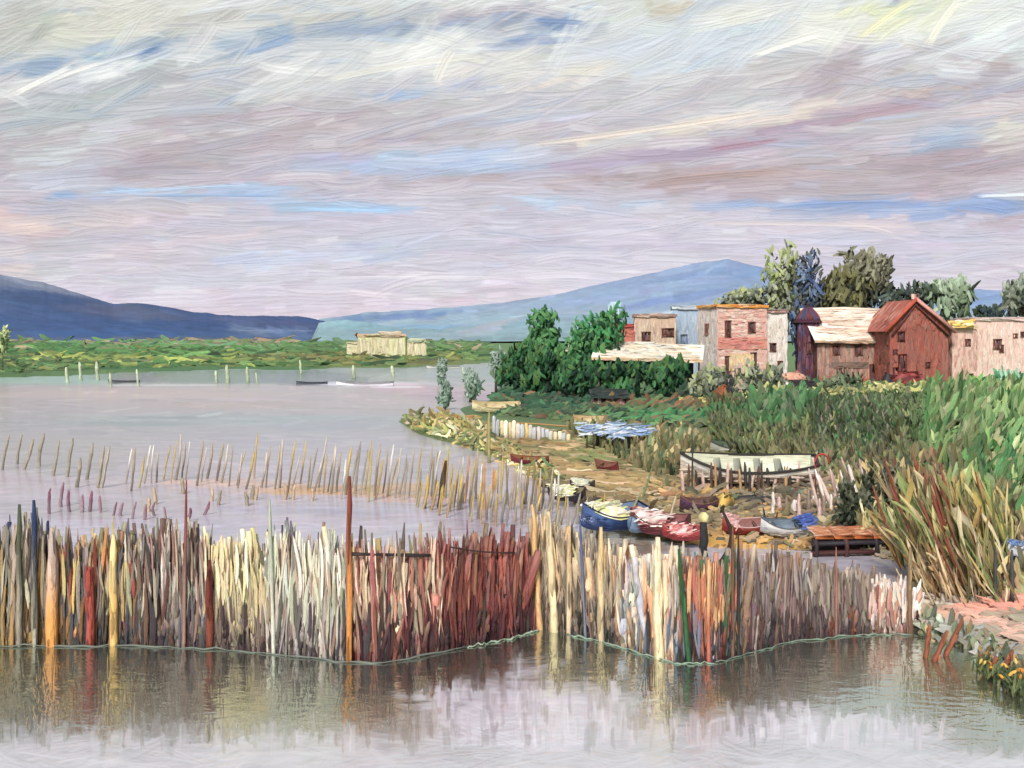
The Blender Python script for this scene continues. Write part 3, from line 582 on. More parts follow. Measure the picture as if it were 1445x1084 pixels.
def red_house():
    d = 134.0; x0, x1 = X(1256, d), X(1340, d); w = x1 - x0; ze = Z(462, d); zp = Z(424, d); xm = w * .42
    r = empty('red_house', (x0, d, 0), radians(3), 'tall brick red gabled house facing the water with a pink right roof slope', 'house')
    m = MB(); paint_quad(m, (0, 0, 0), (w, 0, 0), (0, 0, ze), REDW, .42, 3.2, 'v', s=.06)
    n = 60; a = rng.random(n); top = np.where(a * w < xm, (a * w / xm), (w - a * w) / (w - xm)); hz = rng.random(n) * .8
    m.add([(0, 0, ze), (w, 0, ze), (xm, 0, zp)], None, [[0, 1, 2]], lin(REDW[0]), bw=.4)
    dabs(m, np.stack([a * w, np.full(n, -.04), ze + top * (zp - ze) * hz], 1), (.1, 0, 1), (0, -1, 0), 1.0, .4, jit(REDW, n, .06))
    paint_quad(m, (0, 9, 0), (0, -9, 0), (0, 0, ze), REDW, .5, 2.5, 'v'); paint_quad(m, (w, 0, 0), (0, 9, 0), (0, 0, ze), [(116, 62, 58)], .5, 2.5, 'v'); m.build('wall', WALL, r)
    m = MB(); ov = .5
    paint_quad(m, (-.7, -ov, ze - .5), (xm + .7, 0, zp - ze + .6), (0, 9, 0), [(186, 108, 92), (196, 126, 108), (178, 104, 92), (216, 166, 148)], .4, 3, 'u', cover=2.4)
    paint_quad(m, (w + .6, 9, ze - .5), (0, -9 - ov, 0), (xm - w - .6, 0, zp - ze + .6), [(206, 144, 138), (190, 124, 120), (214, 164, 156)], .4, 3, 'v', cover=2.4)
    for (xa, za, xb, zb, c) in ((-.8, ze - .55, xm, zp + .15, (196, 96, 76)), (xm, zp + .15, w + .7, ze - .6, (212, 152, 146))):
        tube(m, [(xa, -ov - .05, za), ((xa + xb) / 2, -ov - .1, (za + zb) / 2 + .05), (xb, -ov - .05, zb)], .24, lin(c), bw=.2)
    tube(m, [(xa * .0 + .1, -ov + .2, ze - 1.0), (xm, -ov + .2, zp - .5), (w - .1, -ov + .2, ze - 1.05)], .13, lin((104, 66, 66)), bw=.2)
    rf = m.build('roof', WALL, r)
    m = MB(); box(m, (xm, -.2, zp + .45), (.7, .7, .7), (226, 190, 176)); m.build('chimney', WALL, rf)
    for a, b, ww, hh in ((.14, .86, .8, 1.1), (.16, .45, .9, 2.0), (.04, .62, .5, .5), (.0 + .05, .3, .6, 1.2), (.6, .42, .5, .6)): window(r, a * w + .3, b * ze, ww, hh, pal=((96, 62, 62), (84, 58, 66)), framec=(118, 66, 60))
    m = MB(); box(m, (w * .36, -.1, 1.3), (1.7, .2, 2.4), (110, 50, 50)); m.build('door', WOOD, r)
red_house()
def turret():
    d = 141.0; x0, x1 = X(1126, d), X(1155, d); w = x1 - x0; ze = Z(452, d); zp = Z(430, d)
    r = empty('dark_red_turret', (x0, d, 0), radians(-10), 'narrow dark red tower house with a pointed roof beside the brown long house', 'tower')
    m = MB(); P_ = [(104, 56, 66), (90, 50, 62), (136, 92, 104), (70, 52, 66), (84, 84, 120)]
    paint_quad(m, (0, 0, 0), (w, 0, 0), (0, 0, ze), P_, .3, 2.4, 'v', s=.15); paint_quad(m, (0, 3, 0), (0, -3, 0), (0, 0, ze), P_, .3, 2.4, 'v'); paint_quad(m, (w, 0, 0), (0, 3, 0), (0, 0, ze), P_, .3, 2.4, 'v'); m.build('wall', WALL, r)
    m = MB(); a = (w / 2, 1.5, zp + .2); cs = [(-.4, -.4, ze - .3), (w + .4, -.4, ze - .3), (w + .4, 3.4, ze - .3), (-.4, 3.4, ze - .3)]
    m.add(cs + [a], None, [[0, 1, 4], [1, 2, 4], [2, 3, 4], [3, 0, 4]], lin((78, 48, 60)), bw=.3)
    for k in range(2):
        for q in range(9):
            p0 = np.array(cs[0]) * (1 - q / 8) + np.array(cs[1]) * (q / 8); p1 = np.array(a)
            dabs(m, [(p0 * .55 + p1 * .45) + (0, -.08, .05)], p1 - p0, (0, -1, .6), 2.0, .34, jit([(96, 54, 64), (120, 60, 62), (74, 72, 100)], 1))
    m.build('roof', WALL, r); window(r, w * .5, ze * .6, .6, 1.4)
turret()
block_house('yellow_topped_house', 'narrow pale pink house with a bright yellow canopy on its flat roof', 1343, 1378, 464, 136, 5, radians(4), [(222, 186, 170), (230, 200, 184), (206, 160, 148)], [(220, 190, 160), (236, 220, 190)], along='v', wins=[(.62, .78, .6, .8), (.75, .2, .5, 1.2)], parapet=.4)
def canopy():
    d = 135.4; r = empty('yellow_canopy', (X(1357, d), d, Z(463, d)), 0, 'bright yellow sagging canopy on the roof of the narrow pale pink house', 'canopy')
    m = MB(); n = 26; x = rng.uniform(-1.2, 1.4, n)
    m.add([(-1.4, -.3, 0), (1.4, -.3, .1), (1.6, .4, 1.0), (-1.6, .4, .9)], [[0, 1, 2, 3]], None, lin((232, 190, 96)), bw=.3)
    dabs(m, np.stack([x, rng.uniform(-.5, 0, n), rng.uniform(.1, .95, n)], 1), (1, 0, .12), (0, -1, .3), 1.1, .3, jit([(240, 206, 110), (246, 226, 160), (226, 176, 90), (240, 234, 206)], n), curve=.5); m.build('awning', CLOTH, r)
    for s_ in (-1, 1): m = MB(); tube(m, [(s_ * 1.3, -.2, -.1), (s_ * 1.35, -.2, .6)], .07, lin((150, 120, 90))); m.build('pole', WOOD, r)
canopy()
block_house('long_pink_house', 'long pale pink flat house at the right end of the village', 1376, 1475, 452, 137, 7, radians(2), [(232, 202, 188), (238, 214, 200), (226, 188, 172), (242, 226, 214)], [(222, 206, 198), (206, 184, 176)], along='v', wins=[(.3, .66, .9, 1.2), (.36, .60, .5, .9), (.56, .78, .5, .5), (.68, .8, .7, .6), (.8, .6, .8, 1.2)], parapet=.35)

def paint_heap(name, label, cat, px_, py_, z, d, sx, sy, sz, pal, n, ds, kind='dome', group=None, partn='mass', mat=WALL, extra=None):
    """a rounded low object (hay heap, tarp, boulder) modelled as a squashed dome covered in strokes"""
    c = np.array([X(px_, d), d, z if z is not None else Z(py_, d)])
    r = empty(name, c, rng.uniform(-.2, .2), label, cat, group); m = MB()
    th = np.linspace(0, 2 * pi, 13)[:-1]; rings = [(1, 0), (1.0, .35), (.82, .7), (.5, .93), (.12, 1.0)]
    Vv = np.array([[sx * a * cos(t) * rng.uniform(.9, 1.1), sy * a * sin(t), sz * b * rng.uniform(.92, 1.05)] for a, b in rings for t in th])
    q = [[i * 12 + j, i * 12 + (j + 1) % 12, (i + 1) * 12 + (j + 1) % 12, (i + 1) * 12 + j] for i in range(4) for j in range(12)]
    m.add(Vv, q, None, jit(pal, len(Vv)), bw=ds)
    u = rng.uniform(0, 2 * pi, n); e = rng.uniform(0, 1, n); P = np.stack([sx * np.cos(u) * np.sqrt(1 - e * e * .9), sy * np.sin(u) * np.sqrt(1 - e * e * .9), sz * e], 1)
    Nn = nrm(P / np.array([sx * sx, sy * sy, sz * sz])); D = np.cross(Nn, (0, 0, 1)) + rng.normal(0, .5, (n, 3))
    dabs(m, P * 1.02, D, Nn, ds * rng.uniform(2, 4.5, n), ds, jit(pal, n, .12), curve=.4)
    m.build(partn, mat, r)
    if extra: extra(r)
    return r
# the pale water tank above the trees
def tank():
    d = 160.0; r = empty('water_tank', (X(869, d), d, 0), 0, 'pale blue water tank on a thin post rising above the round green trees', 'water tank')
    m = MB(); tube(m, [(0, 0, 0), (0, 0, Z(452, d))], [.28, .2], lin((120, 140, 150)), bw=.2); m.build('post', PAINT, r)
    m = MB(); z0, z1 = Z(452, d), Z(426, d); zz = np.linspace(z0, z1, 6); tube(m, [(0, 0, z) for z in zz], [.9, 1.25, 1.3, 1.3, 1.22, .8], lin((172, 196, 216)), ns=12, bw=.3)
    n = 24; a = rng.uniform(pi, 2 * pi, n); dabs(m, np.stack([1.3 * np.cos(a), 1.3 * np.sin(a), rng.uniform(z0 + .7, z1 - .7, n)], 1), (0, 0, 1), np.stack([np.cos(a), np.sin(a), a * 0], 1), 1.6, .38, jit([(178, 202, 222), (160, 188, 214), (196, 214, 226)], n, .04)); m.build('tank', PAINT, r)
tank()
def low_hut(name, label, px0, px1, ytop, ybot, d, roofp, wallp, cat='hut', z0=0.1):
    x0, w = X(px0, d), (px1 - px0) / F * d; z1 = Z(ytop, d); h = z1 - z0; ze = z0 + h * .62
    r = empty(name, (x0, d, 0), 0, label, cat); m = MB(); paint_quad(m, (0, 0, z0), (w, 0, 0), (0, 0, ze - z0), wallp, .22, 1.0, 'v'); paint_quad(m, (0, 2.4, z0), (0, -2.4, 0), (0, 0, ze - z0), wallp, .3, 1.0, 'v'); paint_quad(m, (w, 0, z0), (0, 2.4, 0), (0, 0, ze - z0), wallp, .3, 1.0, 'v'); m.build('wall', WALL, r)
    m = MB(); paint_quad(m, (-.3, -.4, ze - .1), (w + .6, 0, 0), (0, 2.6, z1 - ze), roofp, .26, 1.8, 'u', cover=3, proud=.5); m.build('roof', WALL, r)
    m = MB(); box(m, (w * .3, -.05, z0 + (ze - z0) * .45), (w * .16, .12, (ze - z0) * .8), (60, 52, 50)); m.build('door', WOOD, r)
    return r
low_hut('garden_hut', 'tiny white roofed hut half buried in the dark green bushes', 764, 812, 487, 506, 134, [(236, 228, 216), (226, 212, 196)], [(150, 110, 96), (90, 80, 66)], z0=2.2)
low_hut('boat_shack', 'low shack with a pinkish white wall and black roof on the dark green bank', 838, 884, 549, 584, 98, [(44, 48, 48), (60, 66, 62), (36, 60, 50)], [(212, 176, 168), (190, 120, 110), (220, 200, 194), (50, 48, 52)])
low_hut('tarred_shed', 'low black tarred shed below the turret and the brown long house', 1112, 1153, 537, 566, 108, [(42, 40, 44), (58, 52, 52)], [(54, 48, 50), (70, 60, 58), (90, 70, 66)])
FARW = [(218, 212, 176), (206, 200, 164), (228, 222, 194), (196, 192, 154)]
block_house('far_farmhouse', 'long low cream farmhouse on the far shore beyond the water', 506, 572, 475, 330, 9, radians(6), FARW, [(232, 226, 196), (206, 176, 150), (196, 200, 160)], sw=1.1, along='v', wins=[(.45, .45, 1.2, 1.6, dict(pal=((196, 188, 158), (190, 184, 156)), framec=(206, 198, 168)))], parapet=.9, cat='farmhouse')
block_house('far_barn', 'smaller pale yellow barn at the right end of the far cream farmhouse', 572, 600, 482, 332, 7, radians(6), FARW[::-1], [(206, 204, 168), (176, 190, 168)], sw=.9, along='v', parapet=.7, cat='barn')
block_house('far_shed', 'lowest cream shed at the left end of the far cream farmhouse', 490, 507, 485, 331, 6, radians(6), FARW, [(206, 176, 150), (216, 206, 176)], sw=.5, along='u', parapet=.3, cat='shed')
paint_heap('hay_heap', 'round orange brown hay heap with a black cap above the olive hedge', 'hay heap', 1021, 575, .25, 103, 1.15, 1.0, 1.9, [(140, 84, 50), (158, 98, 56), (120, 74, 50)], 36, .2, partn='hay',
           extra=lambda r: (lambda m: (dabs(m, np.stack([rng.uniform(-.1, .6, 14), np.full(14, -.95), rng.uniform(1.3, 2.3, 14)], 1), (.2, 0, 1), (0, -1, .2), .5, .22, jit([(44, 44, 48), (60, 58, 62)], 14)), m.build('cap', PAINT, r)))(MB()))
paint_heap('salmon_tarp', 'rolled salmon pink tarpaulin beside the foot of the stair tower', 'tarpaulin', 1118, 522, 1.6, 130, 1.6, .9, .9, [(216, 164, 140), (224, 184, 160), (196, 140, 120)], 20, .26, partn='sheet')
paint_heap('pink_slab', 'small pale pink block lying in the grass in front of the red house', 'stone block', 1328, 552, .7, 112, 1.05, .7, .85, [(220, 178, 164), (230, 196, 184)], 16, .2, partn='block')
paint_heap('dark_red_heap', 'dark red heap of bricks against the foot of the red house', 'brick heap', 1281, 538, 1.0, 130, 2.4, 1.2, 1.5, [(112, 38, 40), (136, 50, 48), (90, 34, 40), (160, 90, 84)], 40, .25, partn='bricks')
paint_heap('black_drum', 'round black drum at the left foot of the red house', 'drum', 1252, 535, 1.0, 128, .55, .55, 1.5, [(46, 44, 48), (60, 56, 60)], 14, .2, partn='drum')
paint_heap('red_sack', 'small bright red sack in the hedge below the black drum', 'sack', 1252, 553, .9, 112, .45, .4, .8, [(206, 90, 80), (220, 112, 96)], 10, .16, partn='sack')
paint_heap('white_laundry', 'white and coral laundry heap in the hedge left of the tarred shed', 'laundry', 1112, 566, .8, 104, .5, .4, 1.6, [(220, 222, 224), (206, 140, 126), (226, 216, 210)], 16, .16, partn='cloth')
print('village', time.time() - T0)

# ================================================================== trees and bushes
def tree(name, label, cx, d, ytop, ybot, rxp, pal, ds=.5, n=420, lobes=6, direction=(0, 0, 1), group=None, cat='tree', z0=0.2, trunkc=(70, 62, 54), lean=0.0, ratio=3.0, shell=.75, crownname='crown'):
    """trunk, limbs and a crown of leaf-clump strokes gathered in lobes"""
    zt, zb = Z(ytop, d), max(Z(ybot, d), z0 + .1); rx = rxp / F * d; H = zt - z0
    r = empty(name, (X(cx, d), d, z0), 0, label, cat, group)
    cz = (zt + zb) / 2 - z0; rz_ = (zt - zb) / 2
    cs = []
    for k in range(lobes):
        a = rng.uniform(0, 2 * pi); rr = rng.uniform(.25, .62)
        cs.append((rx * rr * cos(a) * 1.1, rx * rr * sin(a) * .7, cz + rz_ * rng.uniform(-.6, .62), rx * rng.uniform(.42, .62), rz_ * rng.uniform(.38, .56)))
    cs = np.array(cs)
    m = MB(); tr = max(.06, rx * .09)
    tube(m, [(0, 0, -.2), (lean * .3, 0, H * .3), (lean, 0, cz)], [tr * 1.4, tr, tr * .7], lin(trunkc), ns=7, bw=tr)
    tk = m.build('trunk', WOOD, r)
    m = MB()
    for c in cs[:7]: tube(m, [(lean * .6, 0, max(cz - rz_ * .9, H * .25)), (c[0] * .5, c[1] * .5, (cz + c[2]) / 2 - .1), (c[0], c[1], c[2])], [tr * .6, tr * .4, tr * .15], lin(trunkc), ns=5, bw=tr)
    m.build('limb', WOOD, tk)
    m = MB(); k = rng.integers(0, lobes, n); dirs = nrm(rng.normal(0, 1, (n, 3))); rad = shell + (1 - shell) * rng.random(n) ** .5
    rad = np.where(rng.random(n) < .25, rng.random(n) * .8, rad * rng.uniform(.85, 1.18, n))
    P = cs[k, :3] + dirs * rad[:, None] * np.stack([cs[k, 3], cs[k, 3] * .8, cs[k, 4]], 1)
    lightness = np.clip(.5 + .34 * dirs[:, 2] - .18 * dirs[:, 0] + rng.normal(0, .22, n), 0, .999)  # top and left strokes get lighter palette tones, so sunlight is painted in
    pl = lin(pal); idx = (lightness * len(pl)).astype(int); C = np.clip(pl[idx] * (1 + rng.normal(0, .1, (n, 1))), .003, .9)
    D = np.array(direction, float) + rng.normal(0, .5, (n, 3)); Nn = nrm(dirs + np.array([0, -.9, .35]))
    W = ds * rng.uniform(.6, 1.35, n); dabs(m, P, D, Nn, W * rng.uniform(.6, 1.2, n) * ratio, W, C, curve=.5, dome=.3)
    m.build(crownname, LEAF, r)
    return r
OLV = [(58, 62, 48), (84, 88, 60), (112, 116, 78), (140, 146, 98), (170, 176, 122)]
DKG = [(22, 48, 36), (34, 72, 46), (48, 94, 58), (64, 116, 70), (88, 136, 82)]
GRY = [(62, 70, 62), (88, 98, 84), (118, 126, 108), (148, 156, 132), (160, 170, 120)]
BLU = [(34, 50, 84), (50, 74, 120), (66, 96, 146), (60, 70, 92), (90, 116, 150)]
tree('olive_tree', 'tall loose yellow olive tree rising left of the dark blue cypress', 1104, 150, 349, 500, 32, GRY[1:] + [(150, 164, 110)], .42, 640, 9)
tree('blue_cypress', 'upright dark blue cypress with ragged black tips', 1138, 149, 354, 520, 27, [(48, 60, 84), (62, 80, 114), (78, 100, 138), (66, 72, 78), (84, 92, 82), (104, 124, 150)], .4, 640, 9, ratio=4)
tree('low_grey_tree', 'low spreading grey green tree behind the roof of the pink house', 1046, 152, 394, 450, 46, GRY, .4, 560, 9, direction=(.5, 0, .6))
tree('dark_olive_tree', 'broad dark olive tree behind the cream roofed long house', 1192, 152, 384, 446, 48, [(44, 48, 40), (58, 60, 44), (80, 80, 54), (104, 104, 64), (116, 118, 84)], .45, 680, 9, ratio=4)
tree('grey_olive_tree', 'tall grey olive tree with stacked upright tufts above the long house', 1222, 153, 354, 430, 32, [(70, 70, 56), (96, 96, 78), (120, 120, 98), (142, 142, 118)], .45, 560, 8, ratio=4, direction=(.35, 0, 1))
tree('dark_blue_tree', 'dark blue green tree crouching behind the ridge of the red house', 1275, 151, 402, 450, 46, [(36, 44, 54), (48, 60, 56), (66, 78, 60), (80, 96, 88)], .45, 320, 6, ratio=3)  # leaf palette is dark blue green throughout
tree('pale_green_tree', 'pale sage green tree behind the right roof slope of the red house', 1338, 150, 392, 460, 40, [(70, 84, 66), (104, 124, 96), (134, 156, 126), (154, 174, 148), (166, 186, 160)], .5, 400, 7, ratio=3.5)
tree('small_dark_tree', 'small dark tree on the gap between the sage tree and the far right tree', 1398, 152, 430, 452, 24, [(50, 66, 84), (70, 88, 90), (60, 74, 60)], .4, 160, 5)
tree('grey_tree', 'grey green tree cut by the right edge of the picture', 1440, 146, 386, 452, 24, [(68, 80, 70), (98, 110, 96), (126, 136, 118), (150, 160, 146)], .5, 320, 6, ratio=4)
tree('round_green_tree', 'rounded bright green tree with a brown tip, left of the water tank', 786, 131, 440, 530, 40, DKG[1:] + [(84, 140, 92)], .4, 800, 9, ratio=2.6, shell=.9)
tree('round_green_tree', 'tallest rounded emerald green tree directly under the pale blue water tank', 842, 129, 435, 535, 35, DKG[1:] + [(60, 140, 84)], .4, 800, 9, ratio=2.6, shell=.9)
for i, (cx, dd, yt, yb, rx, lb) in enumerate([(730, 118, 482, 545, 30, 'dark green bush at the water side, leftmost of the bank thicket'), (770, 112, 492, 560, 34, 'dark green bush below the tiny white roofed hut'), (822, 108, 505, 566, 36, 'dark green bush under the left tip of the cream shed roof'),
        (880, 106, 512, 562, 34, 'deep green bush in front of the open shed, left of its middle'), (938, 106, 508, 562, 36, 'green bush in front of the right end of the open shed')]):
    tree('bank_bush', lb, cx, dd, yt, yb, rx, DKG[:4] + [(76, 110, 60)], .34, 420, 7, ratio=3.2, cat='bush', group='bushes on the bank below the village', shell=.85)
for cx, dd, yt, yb, rx, lb, pl in [(985, 156, 440, 500, 22, 'dusky blue green bush in the gap left of the pink house', [(84, 110, 104), (110, 140, 132), (140, 164, 170)]), (1000, 104, 512, 560, 26, 'grey green bush at the foot of the pink house', GRY), (1050, 106, 515, 560, 30, 'sage bush with pink lights in front of the pink house', GRY + [(190, 168, 150)]), (1090, 108, 518, 566, 24, 'grey bush in front of the white stair tower', GRY),
        (1190, 108, 528, 566, 32, 'dull green bush in front of the brown long house', [(48, 60, 46), (72, 90, 66), (96, 112, 84), (120, 128, 100)]), (1385, 104, 530, 572, 34, 'fresh green bush below the long pink house', [(46, 104, 58), (74, 146, 78), (100, 176, 92), (150, 190, 110)]), (1430, 104, 524, 566, 26, 'teal green bush at the right edge below the long pink house', [(70, 120, 96), (100, 160, 120), (150, 190, 160)])]:
    tree('shrub', lb, cx, dd, yt, yb, rx, pl, .34, 300, 6, cat='shrub', ratio=3.4, group='shrubs in front of the houses', shell=.8)
for cx, dd, yt, yb, rx, lb in [(625, 150, 500, 560, 9, 'thin hazy grey green willow in the water, leftmost'), (660, 140, 512, 570, 9, 'thin hazy willow between the two boats and the far shore'), (628, 100, 536, 580, 10, 'small blue green bush at the tip of the ochre spit'), (665, 112, 520, 566, 17, 'soft grey green bush reflected at the narrow of the lake'), (700, 130, 484, 545, 22, 'misty grey bush where the far shore meets the bank')]:
    tree('hazy_bush', lb, cx, dd, yt + 8, yb, rx * .8, [(84, 112, 92), (106, 132, 112), (130, 150, 134), (150, 166, 156)], .26, 260, 6, cat='bush', group='hazy bushes at the narrow of the lake', ratio=4)
tree('pale_poplar', 'slim pale green poplar on the far marsh at the left edge', 4, 200, 464, 500, 5, [(120, 140, 96), (160, 176, 124), (186, 198, 146)], .5, 90, 4, cat='tree', ratio=4)
print('trees', time.time() - T0)

# ---- undergrowth and grasses (nobody could count these)
def jit_mix(C):
    return np.clip(C[rng.permutation(len(C))] * .45 + C * .55, 0, .95)
def scatter(name, poly_px, n, wpx, ratio, direction, jd, hrange, mat=LEAF, fld=None, js=.16, mulf=1.0, mix=None, curve=.5, zoff=0.0, kind='stuff', dome=.21, label=None, cat=None, depthy=False, taper=9.0):
    """n strokes rooted on the ground inside a shoreline polygon; size follows the distance so the mass reads evenly"""
    pl = np.array(poly_px, float); x0, y0 = pl.min(0); x1, y1 = pl.max(0); P = np.zeros((0, 2))
    while len(P) < n:
        q = np.stack([rng.uniform(x0, x1, n * 2), rng.uniform(y0, y1, n * 2)], 1)
        q = q[sdist(q, pl) > 0]; P = np.vstack([P, q])
    P = P[:n]; d = CH * F / (P[:, 1] - HY); XY = np.stack([(P[:, 0] - CX) / F * d, d], 1)
    z = zg(XY); W = wpx * d / F * rng.uniform(.6, 1.4, n) * (np.interp(P[:, 1], [550, 575, 620, 740], [.5, .6, .9, 1.15]) if depthy else 1.0); L = W * ratio * rng.uniform(.6, 1.4, n)
    c = (fld or fl)(P[:, 0], P[:, 1]); C = lin(np.clip(c, 0, 255))
    if mix is not None:
        k = rng.random(n) < mix[0]; C[k] = jit(mix[1], k.sum(), .12)
    clump = np.sin(P[:, 0] * .11 + 3 * np.sin(P[:, 1] * .09)) * np.sin(P[:, 1] * .21 + 2 * np.sin(P[:, 0] * .07)) if dome > .2 else np.zeros(n)
    C = C * (1 + .46 * clump[:, None])
    C = np.clip(C * mulf * (1 + rng.normal(0, js, (n, 1))) * (1 + rng.normal(0, js * .3, (n, 3))), .004, .9)
    D = nrm(np.array(direction, float) + rng.normal(0, 1, (n, 3)) * np.array(jd)); up = rng.uniform(*hrange, n)
    g = C @ np.array([.3, .55, .15]); C = C * .84 + g[:, None] * .16
    cen = np.stack([XY[:, 0], XY[:, 1], z + np.abs(D[:, 2]) * L * .45 + up * d / F + zoff], 1)
    Nn = nrm(np.array([0, -1, .55]) + rng.normal(0, .16, (n, 3)))
    m = MB(); dabs(m, cen, D, Nn, L, W, C, jit_mix(C), curve=curve, dome=dome, taper=taper)
    o = m.build(name, mat); tag(o, label, cat, kind=kind); return o
scatter('marsh_grass', [(-420, 500), (700, 500), (690, 511), (560, 519), (480, 518), (420, 521), (330, 520), (180, 522), (0, 531), (-420, 531)], 2000, 4.2, 5.5, (1, 0, .0), (.2, .3, .09), (0, 6), fld=fl, mix=(.45, [(140, 156, 70), (60, 104, 56), (70, 116, 60), (84, 96, 60), (48, 84, 50)]), label='green and yellow marsh grass along the far left shore', cat='grass')
scatter('marsh_grass', [(-420, 485), (690, 485), (690, 500), (-420, 500)], 1300, 4, 8, (1, 0, .0), (.2, .3, .03), (0, 4), mix=(.4, [(70, 120, 74), (96, 136, 94), (140, 126, 100)]), label='smooth green meadow behind the yellow marsh edge', cat='grass')
scatter('hedge_base', [(990, 548), (1475, 543), (1475, 572), (990, 580)], 3200, 3.2, 3.2, (.1, 0, 1), (.6, .3, .4), (0, 3), js=.2, mix=(.6, [(60, 76, 58), (96, 112, 84), (70, 120, 74), (110, 120, 96), (84, 66, 64), (130, 150, 90), (44, 48, 44)]), label='grey green hedge and weeds at the foot of the houses', cat='hedge')
scatter('bank_undergrowth', [(695, 566), (735, 545), (1000, 545), (1000, 620), (900, 608), (840, 600), (800, 602), (700, 590)], 2600, 5.0, 3.2, (1, 0, .12), (.3, .3, .3), (0, 5), mix=(.3, [(34, 66, 50), (50, 100, 66), (66, 76, 64), (130, 90, 60), (90, 120, 70)]), label='dark green undergrowth and brown earth on the bank below the bushes', cat='undergrowth')
scatter('hillside_scrub', [(1000, 576), (1475, 568), (1475, 745), (1330, 745), (1240, 715), (1150, 690), (1040, 660), (1000, 640)], 16000, 3.0, 6.0, (-.15, 0, 1), (.4, .3, .2), (0, 7), js=.2, mulf=.88, dome=.205, depthy=True, mix=(.3, [(54, 76, 48), (84, 104, 70), (92, 136, 74), (146, 132, 114), (84, 70, 64), (114, 130, 96), (56, 126, 62), (150, 164, 84), (38, 46, 36), (44, 58, 40)]), label='tangled grey green scrub on the slope behind the boats', cat='scrub')
scatter('bright_grass', [(1300, 600), (1475, 572), (1475, 765), (1400, 770), (1350, 730), (1310, 690)], 3400, 5.5, 6.2, (.42, 0, 1), (.25, .3, .2), (0, 10), depthy=True, mix=(.6, [(104, 148, 72), (146, 170, 98), (66, 120, 58), (176, 184, 128), (84, 130, 66), (120, 126, 84), (52, 92, 50)]), label='bright spring green grass sloping up at the right edge', cat='grass')
scatter('green_patch', [(1068, 596), (1110, 590), (1145, 598), (1125, 640), (1080, 642), (1055, 630)], 380, 6.5, 4.4, (.1, 0, 1), (.25, .3, .2), (0, 5), mix=(.8, [(72, 126, 70), (86, 142, 82), (54, 100, 56), (96, 112, 80)]), mulf=.85, label='vivid green weeds above the stern of the long white boat', cat='weeds')
scatter('yellow_hedge_tops', [(1050, 572), (1130, 568), (1290, 562), (1340, 562), (1290, 578), (1200, 582), (1060, 590)], 520, 4.2, 2.8, (1, 0, .1), (.4, .3, .5), (8, 19), mix=(.85, [(186, 184, 100), (160, 162, 84), (206, 200, 126), (110, 128, 76)]), label='yellow green blossom along the top of the hedge', cat='hedge blossom', curve=1.0)
scatter('shore_weeds', [(562, 590), (640, 596), (700, 622), (735, 645), (800, 685), (775, 688), (716, 655), (640, 626), (590, 613)], 800, 3.6, 3.6, (1, 0, -.1), (.5, .3, .4), (0, 4), mix=(.6, [(170, 176, 84), (110, 132, 66), (190, 164, 92), (66, 96, 58), (216, 206, 160)]), label='yellow green weeds on the ochre spit', cat='weeds', curve=.9)
scatter('ochre_sand_strokes', [(640, 596), (720, 612), (820, 620), (960, 680), (1010, 745), (900, 752), (850, 735), (790, 690), (720, 645)], 1500, 5, 7.5, (1, 0, -.03), (.15, .5, .01), (0, .3), js=.12, curve=.3, mix=(.25, [(190, 158, 110), (150, 122, 76), (204, 180, 140), (120, 100, 70)]), label='ochre mud raked in long ridges along the beach', cat='mud', dome=.15)
scatter('beach_grass', [(800, 618), (1000, 640), (1000, 684), (930, 690), (860, 655)], 800, 4.2, 4.4, (.05, 0, 1), (.25, .2, .15), (0, 4), mix=(.7, [(104, 110, 68), (80, 88, 60), (146, 140, 84), (130, 106, 70), (88, 116, 76), (190, 170, 120)]), label='olive grass standing between the beached boats', cat='grass')
scatter('shore_rubble', [(960, 680), (1240, 680), (1290, 760), (1284, 795), (1000, 778), (900, 755)], 1800, 5, 3.6, (1, 0, .05), (.4, .4, .25), (0, 2.5), mix=(.6, [(120, 106, 84), (150, 134, 106), (96, 84, 66), (186, 144, 82), (70, 64, 56), (176, 156, 124), (96, 108, 66)]), label='brown shore litter behind the reed fence', cat='litter')
scatter('yellow_dry_grass', [(1180, 715), (1300, 700), (1310, 790), (1220, 785)], 500, 3.6, 8, (-.5, 0, 1), (.4, .2, .1), (0, 2), mix=(.9, [(196, 180, 108), (170, 154, 90), (214, 202, 138), (116, 114, 70)]), label='yellow dry grass above the orange planks', cat='grass')
scatter('tangled_reed_litter', [(1240, 690), (1420, 690), (1475, 800), (1475, 850), (1290, 850), (1290, 780)], 1500, 5.5, 6, (-.4, 0, 1), (.5, .3, .3), (0, 3), mix=(.85, [(150, 140, 90), (110, 112, 76), (90, 84, 66), (186, 168, 110), (70, 84, 60), (140, 104, 76)]), label='tangled brown and yellow reed litter on the near shore', cat='reed litter')
scatter('path_paint', [(1290, 850), (1475, 840), (1475, 960), (1440, 950), (1385, 912), (1300, 890)], 420, 9, 6, (1, 0, -.05), (.25, .5, .02), (0, .3), js=.07, curve=.4, label='pale pink and salmon sand on the near path', cat='sand', dome=.08)
scatter('bank_edge_grass', [(1284, 880), (1330, 893), (1400, 922), (1475, 970), (1475, 1000), (1430, 965), (1370, 918), (1310, 903)], 500, 6, 3.4, (.2, 0, 1), (.7, .3, .3), (0, 2), mix=(.8, [(116, 136, 96), (150, 156, 118), (96, 116, 98), (196, 156, 86), (156, 160, 152), (120, 110, 80)]), label='grass and yellow flowers on the edge of the near bank', cat='grass')
print('scrub', time.time() - T0)
